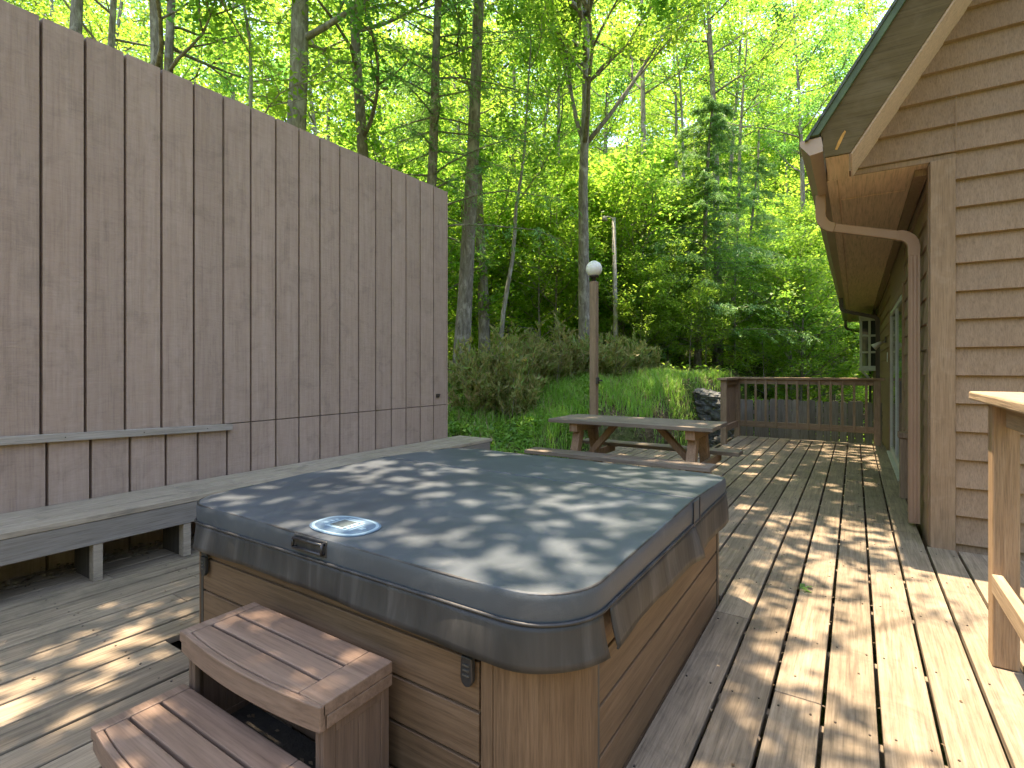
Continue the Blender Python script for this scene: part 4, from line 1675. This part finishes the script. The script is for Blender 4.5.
def leaf_mass(nc, d0, d1, hs, k, L_, W_, r0, r1):
    pxs = rng.uniform(-160, 1000, nc)
    ds = rng.uniform(d0, d1, nc)
    kk = (pxs - 512) / F_PX
    cx, cy = ds * (-SY + CY * kk), ds * (CY + SY * kk)
    ok = ~((cx > -1.) & (cy < 23)) & ~((cx > -2.8) & (cy < 15.5))
    cx, cy = cx[ok], cy[ok]
    cz = gz(cx, cy) + .3 + rng.uniform(0, 1, len(cx)) ** .8 * rng.choice(hs, len(cx))
    C = np.repeat(np.stack([cx, cy, cz], 1), k, 0)
    dd = unit(rng.normal(0, 1, C.shape)) * rng.uniform(0, 1, (len(C), 1)) ** .4 * rng.uniform(r0, r1, (len(cx), 1)).repeat(k, 0)
    dd[:, 2] *= .5
    return leaf_arrays(C + dd, L_, W_, .7, .2, rng=rng)


V = np.concatenate([leaf_mass(700, 18.5, 25, (.7, 1.4, 2.4), 70, .15, .10, .4, .9), leaf_mass(1900, 24, 50, (1.5, 3., 5.), 64, .24, .155, .7, 1.5)])
quads_object('hillside_thicket', V, M['leaf_hill_lit'], kind='stuff')
V = leaf_mass(4200, 46, 80, (7., 16., 30.), 70, .40, .26, 1.3, 2.6)
quads_object('far_woods', V, M['leaf_yl'], kind='stuff')

# ---- leaf layers shaped to shade and dapple the deck (trees beside and behind the viewpoint)
def screen(name, label, pos, height, r0, patches, seed, mat, bark_mat, zr, holes=0.):
    """a tree whose leaves are laid out to shade and dapple the deck; patches: ground x, y, half sizes, lit share"""
    t = TreeBuilder(seed)
    zb = g1(*pos)
    root = thing(name, label, 'tree', (pos[0], pos[1], zb))
    pts, rad = t.trunk((pos[0], pos[1], zb), height, r0, (0, 0), .012)
    rng = t.rng
    Vs = []
    for (x0, x1, y0, y1, lit, sz, clump) in patches:
        area = (x1 - x0) * (y1 - y0)
        a_eff = .48 * sz * sz * .66 * .62
        dense = holes > 0
        n = int((3.3 if dense else -math.log(lit)) / a_eff * area)
        m = max(1, n // clump)
        cx_ = rng.uniform(x0, x1, m)
        cy_ = rng.uniform(y0, y1, m)
        cz_ = rng.uniform(zr[0], zr[1], m)
        c = np.stack([cx_ - SUNK * cz_, cy_, cz_], 1)
        cen = Vector(c.mean(0))
        st = pts[int(len(pts) * .55)]
        if not dense:
            t.wood.tube([st, st.lerp(cen, .5) + Vector((0, 0, .7)), cen], [.06, .04, .015], 6)
            for i in range(0, m, max(1, m // 30)):
                q = Vector(c[i])
                t.wood.tube([cen.lerp(q, .15), cen.lerp(q, .6) + Vector((0, 0, .1)), q], [.012, .007, .003], 4)
        C = np.repeat(c, clump, 0)
        C = C + rng.normal(0, 1, C.shape) * np.array([sz * 1.25, sz * 1.25, sz * .35])
        if dense:
            # holes cut along the sun direction to place the sun spots
            lit_ = max(lit - .03, .0)
            nh = int(area * lit_ * 1.15 / (math.pi * holes ** 2))
            if nh:
                hc, hr = [], []
                for _ in range(nh * 12):
                    q, rq = (rng.uniform(x0, x1), rng.uniform(y0, y1)), holes * rng.uniform(.6, 1.3)
                    if all((q[0] - w[0]) ** 2 + (q[1] - w[1]) ** 2 > (.9 * (rq + wr) + .022) ** 2 for w, wr in zip(hc, hr)):
                        hc.append(q)
                        hr.append(rq)
                    if len(hc) >= nh:
                        break
                hc, hr = np.array(hc), np.array(hr)
                nh = len(hc)
                asp = rng.uniform(.75, 1.35, nh)
                g = np.stack([C[:, 0] + SUNK * C[:, 2], C[:, 1]], 1)
                dx = (g[:, None, 0] - hc[None, :, 0]) * asp
                dy = (g[:, None, 1] - hc[None, :, 1]) / asp
                keep = (np.sqrt(dx * dx + dy * dy) > hr + sz * .22).all(1)
                C = C[keep]
        Vs.append(leaf_arrays(C, sz, sz * .66, .8, .15, rng=rng))
    t.wood.build('trunk', bark_mat, root)
    quads_object('crown', np.concatenate(Vs), mat, root)
    return root


screen('shade_screen_tree', 'tall tree behind the fence with a leaf layer shaped to dapple the tub', at(60, 9.5), 14, .16, [  # leaf layer shaped to set sun spots on tub, steps and left deck
    (-5.2, -3.75, -.5, 5.6, .0, .13, 6),       # bench and fence foot: shade
    (-3.75, -2.6, -.6, .45, .14, .13, 6),
    (-3.75, -3.2, .45, 1.5, .10, .13, 6),
    (-3.2, -2.55, .45, 1.35, .5, .12, 6),      # spots on the left deck
    (-2.55, -1.9, .3, 1.2, .26, .12, 6),
    (-1.9, -1.0, .3, 1.2, .24, .12, 6),
    (-3.75, -2.6, 1.5, 3.4, .03, .13, 6),
    (-2.6, -1.9, 1.2, 1.8, .34, .12, 6),
    (-2.6, -1.7, 1.8, 2.6, .55, .12, 6),
    (-1.9, -.55, 1.2, 1.7, .72, .12, 6),
    (-1.7, -1.2, 1.7, 2.6, .28, .12, 6),
    (-1.2, -.5, 1.7, 2.5, .85, .12, 6),
    (-2.6, -1.2, 2.6, 3.4, .10, .13, 6),
    (-1.2, -.5, 2.5, 3.4, .60, .12, 6),
], 301, M['leaf'], M['bark'], (7.6, 8.4), .064)
screen('shade_screen_tree', 'wide unseen tree with leaves placed to dapple the near right deck boards', (-6.8, -4.), 13, .2, [  # out of view, its leaf clumps placed for the shadows they cast
    (-.6, .15, .9, 2.0, .50, .12, 34),
    (.15, 1.3, .6, 2.1, .80, .12, 34),
    (-.6, .05, 2.0, 2.9, .50, .12, 34),
    (-.6, -.2, 2.9, 4.2, .70, .12, 30),
    (.1, .5, 3.3, 4.0, .93, .10, 16),
    (-.5, .45, 4.1, 4.5, .60, .12, 30),
], 302, M['leaf'], M['bark'], (7.6, 9.0))
screen('shade_screen_tree', 'thick dark furrowed tree just past the end of the fence', at(461, 12.5), 17, .20, [  # real trunk, but the crown is a leaf layer shaped to shade the far deck
    (-3.4, -.5, 3.4, 6.4, .10, .13, 7),
    (-.5, .45, 4.6, 5.8, .55, .12, 16),
    (-.5, .45, 5.8, 8.2, .10, .13, 7),
    (-3.4, -.5, 6.4, 8.4, .12, .13, 7),
    (-1.9, .45, 8.2, 11., .28, .13, 14),
    (-5., -3.4, 5.4, 8., .30, .14, 8),
], 303, M['leaf'], M['bark_dk'], (8.5, 10.0), .075)

# ------------------------------------------------------------------ bank planting
rng = np.random.default_rng(17)


def bank_points(n, dmin, dmax, p0, p1):
    px = rng.uniform(p0, p1, n)
    d = rng.uniform(dmin, dmax, n)
    k_ = (px - 512) / F_PX
    x, y = d * (-SY + CY * k_), d * (CY + SY * k_)
    xb = -4.5 + 1.0 * sstep(5.1, 5.5, y) + 1.1 * sstep(8.4, 9.2, y)
    ok = (x < xb - .02) & (y > 5.25)
    return x[ok], y[ok]


def blades(n, dmin, dmax, p0, p1, h, w, name, mat):
    x, y = bank_points(n, dmin, dmax, p0, p1)
    tuft = np.sin(x * 2.7 + 1.3 * np.sin(y * 1.9)) * np.sin(y * 3.1 + x) * .5 + .5
    keep = rng.uniform(0, 1, len(x)) < .12 + .88 * tuft ** 1.4
    x, y, tuft = x[keep], y[keep], tuft[keep]
    z = gz(x, y)
    n = len(x)
    base = np.stack([x, y, z - .01], 1)
    a = rng.uniform(0, 2 * np.pi, n)
    hh = h * rng.uniform(.45, 1.2, n) * (.6 + .6 * tuft)
    lean = rng.uniform(.15, .95, n) * hh
    out = np.stack([np.cos(a), np.sin(a), np.zeros(n)], 1)
    sd = np.stack([-np.sin(a), np.cos(a), np.zeros(n)], 1) * w
    midp = base + out * (lean * .35)[:, None] + np.array([0, 0, 1.]) * (hh * .65)[:, None]
    tip = base + out * lean[:, None] + np.array([0, 0, 1.]) * (hh * .95)[:, None]
    q1 = np.stack([base - sd, base + sd, midp + sd * .8, midp - sd * .8], 1)
    q2 = np.stack([midp - sd * .8, midp + sd * .8, tip + sd * .12, tip - sd * .12], 1)
    V = np.concatenate([q1, q2], 1).reshape(-1, 3)
    quads_object(name, V, mat, kind='stuff')


blades(46000, 7.4, 15.5, 520, 735, .23, .0055, 'grass', M['grass'])
blades(14000, 6.0, 12.5, 440, 580, .20, .006, 'grass', M['grass'])
blades(9000, 6.0, 15.5, 440, 735, .30, .005, 'dry_grass', M['drygrass'])
# leafy ground cover, thickest at the foot of the bank near the bench end
x, y = bank_points(19000, 5.6, 12.5, 438, 600)
f = np.sin(x * 2.1) * np.sin(y * 2.6 + 1) > -.35
x, y = x[f], y[f]
z = gz(x, y) + rng.uniform(.01, .22, len(x)) * (.6 + .4 * np.sin(x * 3.3) * np.cos(y * 2.9))
quads_object('ground_cover', leaf_arrays(np.stack([x, y, z], 1), .095, .055, .7, .25, rng=rng), M['cover_leaf'], kind='stuff')
x, y = bank_points(16000, 5.6, 15.5, 438, 735)
quads_object('bank_litter', leaf_arrays(np.stack([x, y, gz(x, y) + .015], 1), .06, .035, .8, .1, rng=rng), M['litter'], kind='stuff')
# forest floor plants
px = rng.uniform(-60, 930, 26000)
d = rng.uniform(13.5, 34, 26000)
kq = (px - 512) / F_PX
x, y = d * (-SY + CY * kq), d * (CY + SY * kq)
f = ((x < -2.2) | (y > 14)) & (np.sin(x * 1.1) * np.sin(y * .9) > -.3)
x, y = x[f], y[f]
z = gz(x, y) + rng.uniform(.02, .5, len(x)) ** 1.5
quads_object('undergrowth', leaf_arrays(np.stack([x, y, z], 1), .13, .08, .75, .2, rng=rng), M['leaf_yl'], kind='stuff')


def juniper(pos, h, w, seed, n=3600):
    zb = g1(*pos)
    root = thing('juniper', 'brown tinged feathery juniper on the bank', 'shrub', (pos[0], pos[1], zb), 'brown tinged junipers along the bank')
    t = TreeBuilder(seed)
    segs = []
    for i in range(30):
        a = t.r.uniform(0, 6.28)
        tilt = t.r.uniform(.05, .95)
        ln = h * t.r.uniform(.5, 1.15) * (1 - .25 * tilt)
        p0 = Vector((pos[0] + t.r.gauss(0, w * .2), pos[1] + t.r.gauss(0, w * .2), zb - .03))
        bp = t.path(p0, (math.cos(a) * tilt, math.sin(a) * tilt, 1), ln, 5, .12, -.02)
        t.wood.tube(bp, [.014, .011, .008, .006, .004, .002], 4)
        for q in range(1, 6):
            for _ in range(3):
                dv = (bp[q] - bp[q - 1]).normalized() * 1.1 + Vector((t.r.gauss(0, .5), t.r.gauss(0, .5), t.r.gauss(.0, .25)))
                segs.append((bp[q - 1].lerp(bp[q], t.r.random()), dv.normalized() * h * t.r.uniform(.10, .22)))
    t.wood.build('stems', M['bark_dk'], root)
    k = max(2, n // len(segs))
    A = np.repeat(np.array([tuple(s[0]) for s in segs]), k, 0)
    D = np.repeat(np.array([tuple(s[1]) for s in segs]), k, 0)
    u = t.rng.uniform(0, 1, (len(A), 1))
    C = A + D * u + t.rng.normal(0, .02, A.shape)
    ax = unit(D) + t.rng.normal(0, .35, A.shape)
    quads_object('foliage', leaf_arrays(C, .135, .032, .4, 0, axis=ax, rng=t.rng), M['juniper'], root)
    return root


jun = [(486, 9.6, 1.15), (508, 10.2, 1.45), (527, 10.6, 1.35), (545, 11.3, 1.45), (562, 11.8, 1.15), (578, 12.2, 1.25), (604, 12.6, 1.35), (624, 13., 1.2), (640, 13.4, .95), (518, 9.5, .9), (470, 10.4, 1.2)]
for i, (px, d, h) in enumerate(jun):
    juniper(at(px, d), h * .88, 1.0, 400 + i)

# ------------------------------------------------------------------ light, sky, camera
SUN = Vector((-.21, 0.012, 1)).normalized()
el = math.asin(SUN.z)
azr = math.atan2(SUN.x, SUN.y)
w = bpy.data.worlds.new('World')
sc.world = w
w.use_nodes = True
nt = w.node_tree
bg = nt.nodes['Background']
sky = nt.nodes.new('ShaderNodeTexSky')
sky.sky_type = 'NISHITA'
sky.sun_disc = False
sky.sun_elevation = el
sky.sun_rotation = azr
sky.altitude = 600
sky.dust_density = 1.5
L(nt, sky.outputs[0], bg.inputs[0])
bg.inputs[1].default_value = .15
sl = bpy.data.lights.new('sun', 'SUN')
sl.energy = 2.95
sl.angle = R(.53)
sl.color = (1., .90, .76)
so = bpy.data.objects.new('sun', sl)
COL.objects.link(so)
so.rotation_euler = (-SUN).to_track_quat('-Z', 'Y').to_euler()

cd = bpy.data.cameras.new('camera')
cd.sensor_width = 36
cd.lens = 36 * F_PX / 1024
cd.shift_y = -16 / 1024
cd.clip_start = .05
cd.clip_end = 600
co = bpy.data.objects.new('camera', cd)
COL.objects.link(co)
co.location = (0, 0, CAM_H)
co.rotation_euler = (R(90), 0, YAW)
sc.camera = co

sc.view_settings.view_transform = 'Standard'
sc.view_settings.look = 'None'
sc.view_settings.gamma = 1
sc.view_settings.use_curve_mapping = False
sc.view_settings.exposure = 2.65
sc.view_settings.use_white_balance = True
sc.view_settings.white_balance_temperature = 7600
sc.view_settings.white_balance_tint = 13
sc.render.engine = 'CYCLES'
cy_ = sc.cycles
cy_.use_denoising = True
cy_.max_bounces = 8
cy_.diffuse_bounces = 5
cy_.glossy_bounces = 3
cy_.transmission_bounces = 5
cy_.sample_clamp_indirect = 8
cy_.use_adaptive_sampling = True
cy_.adaptive_threshold = .015
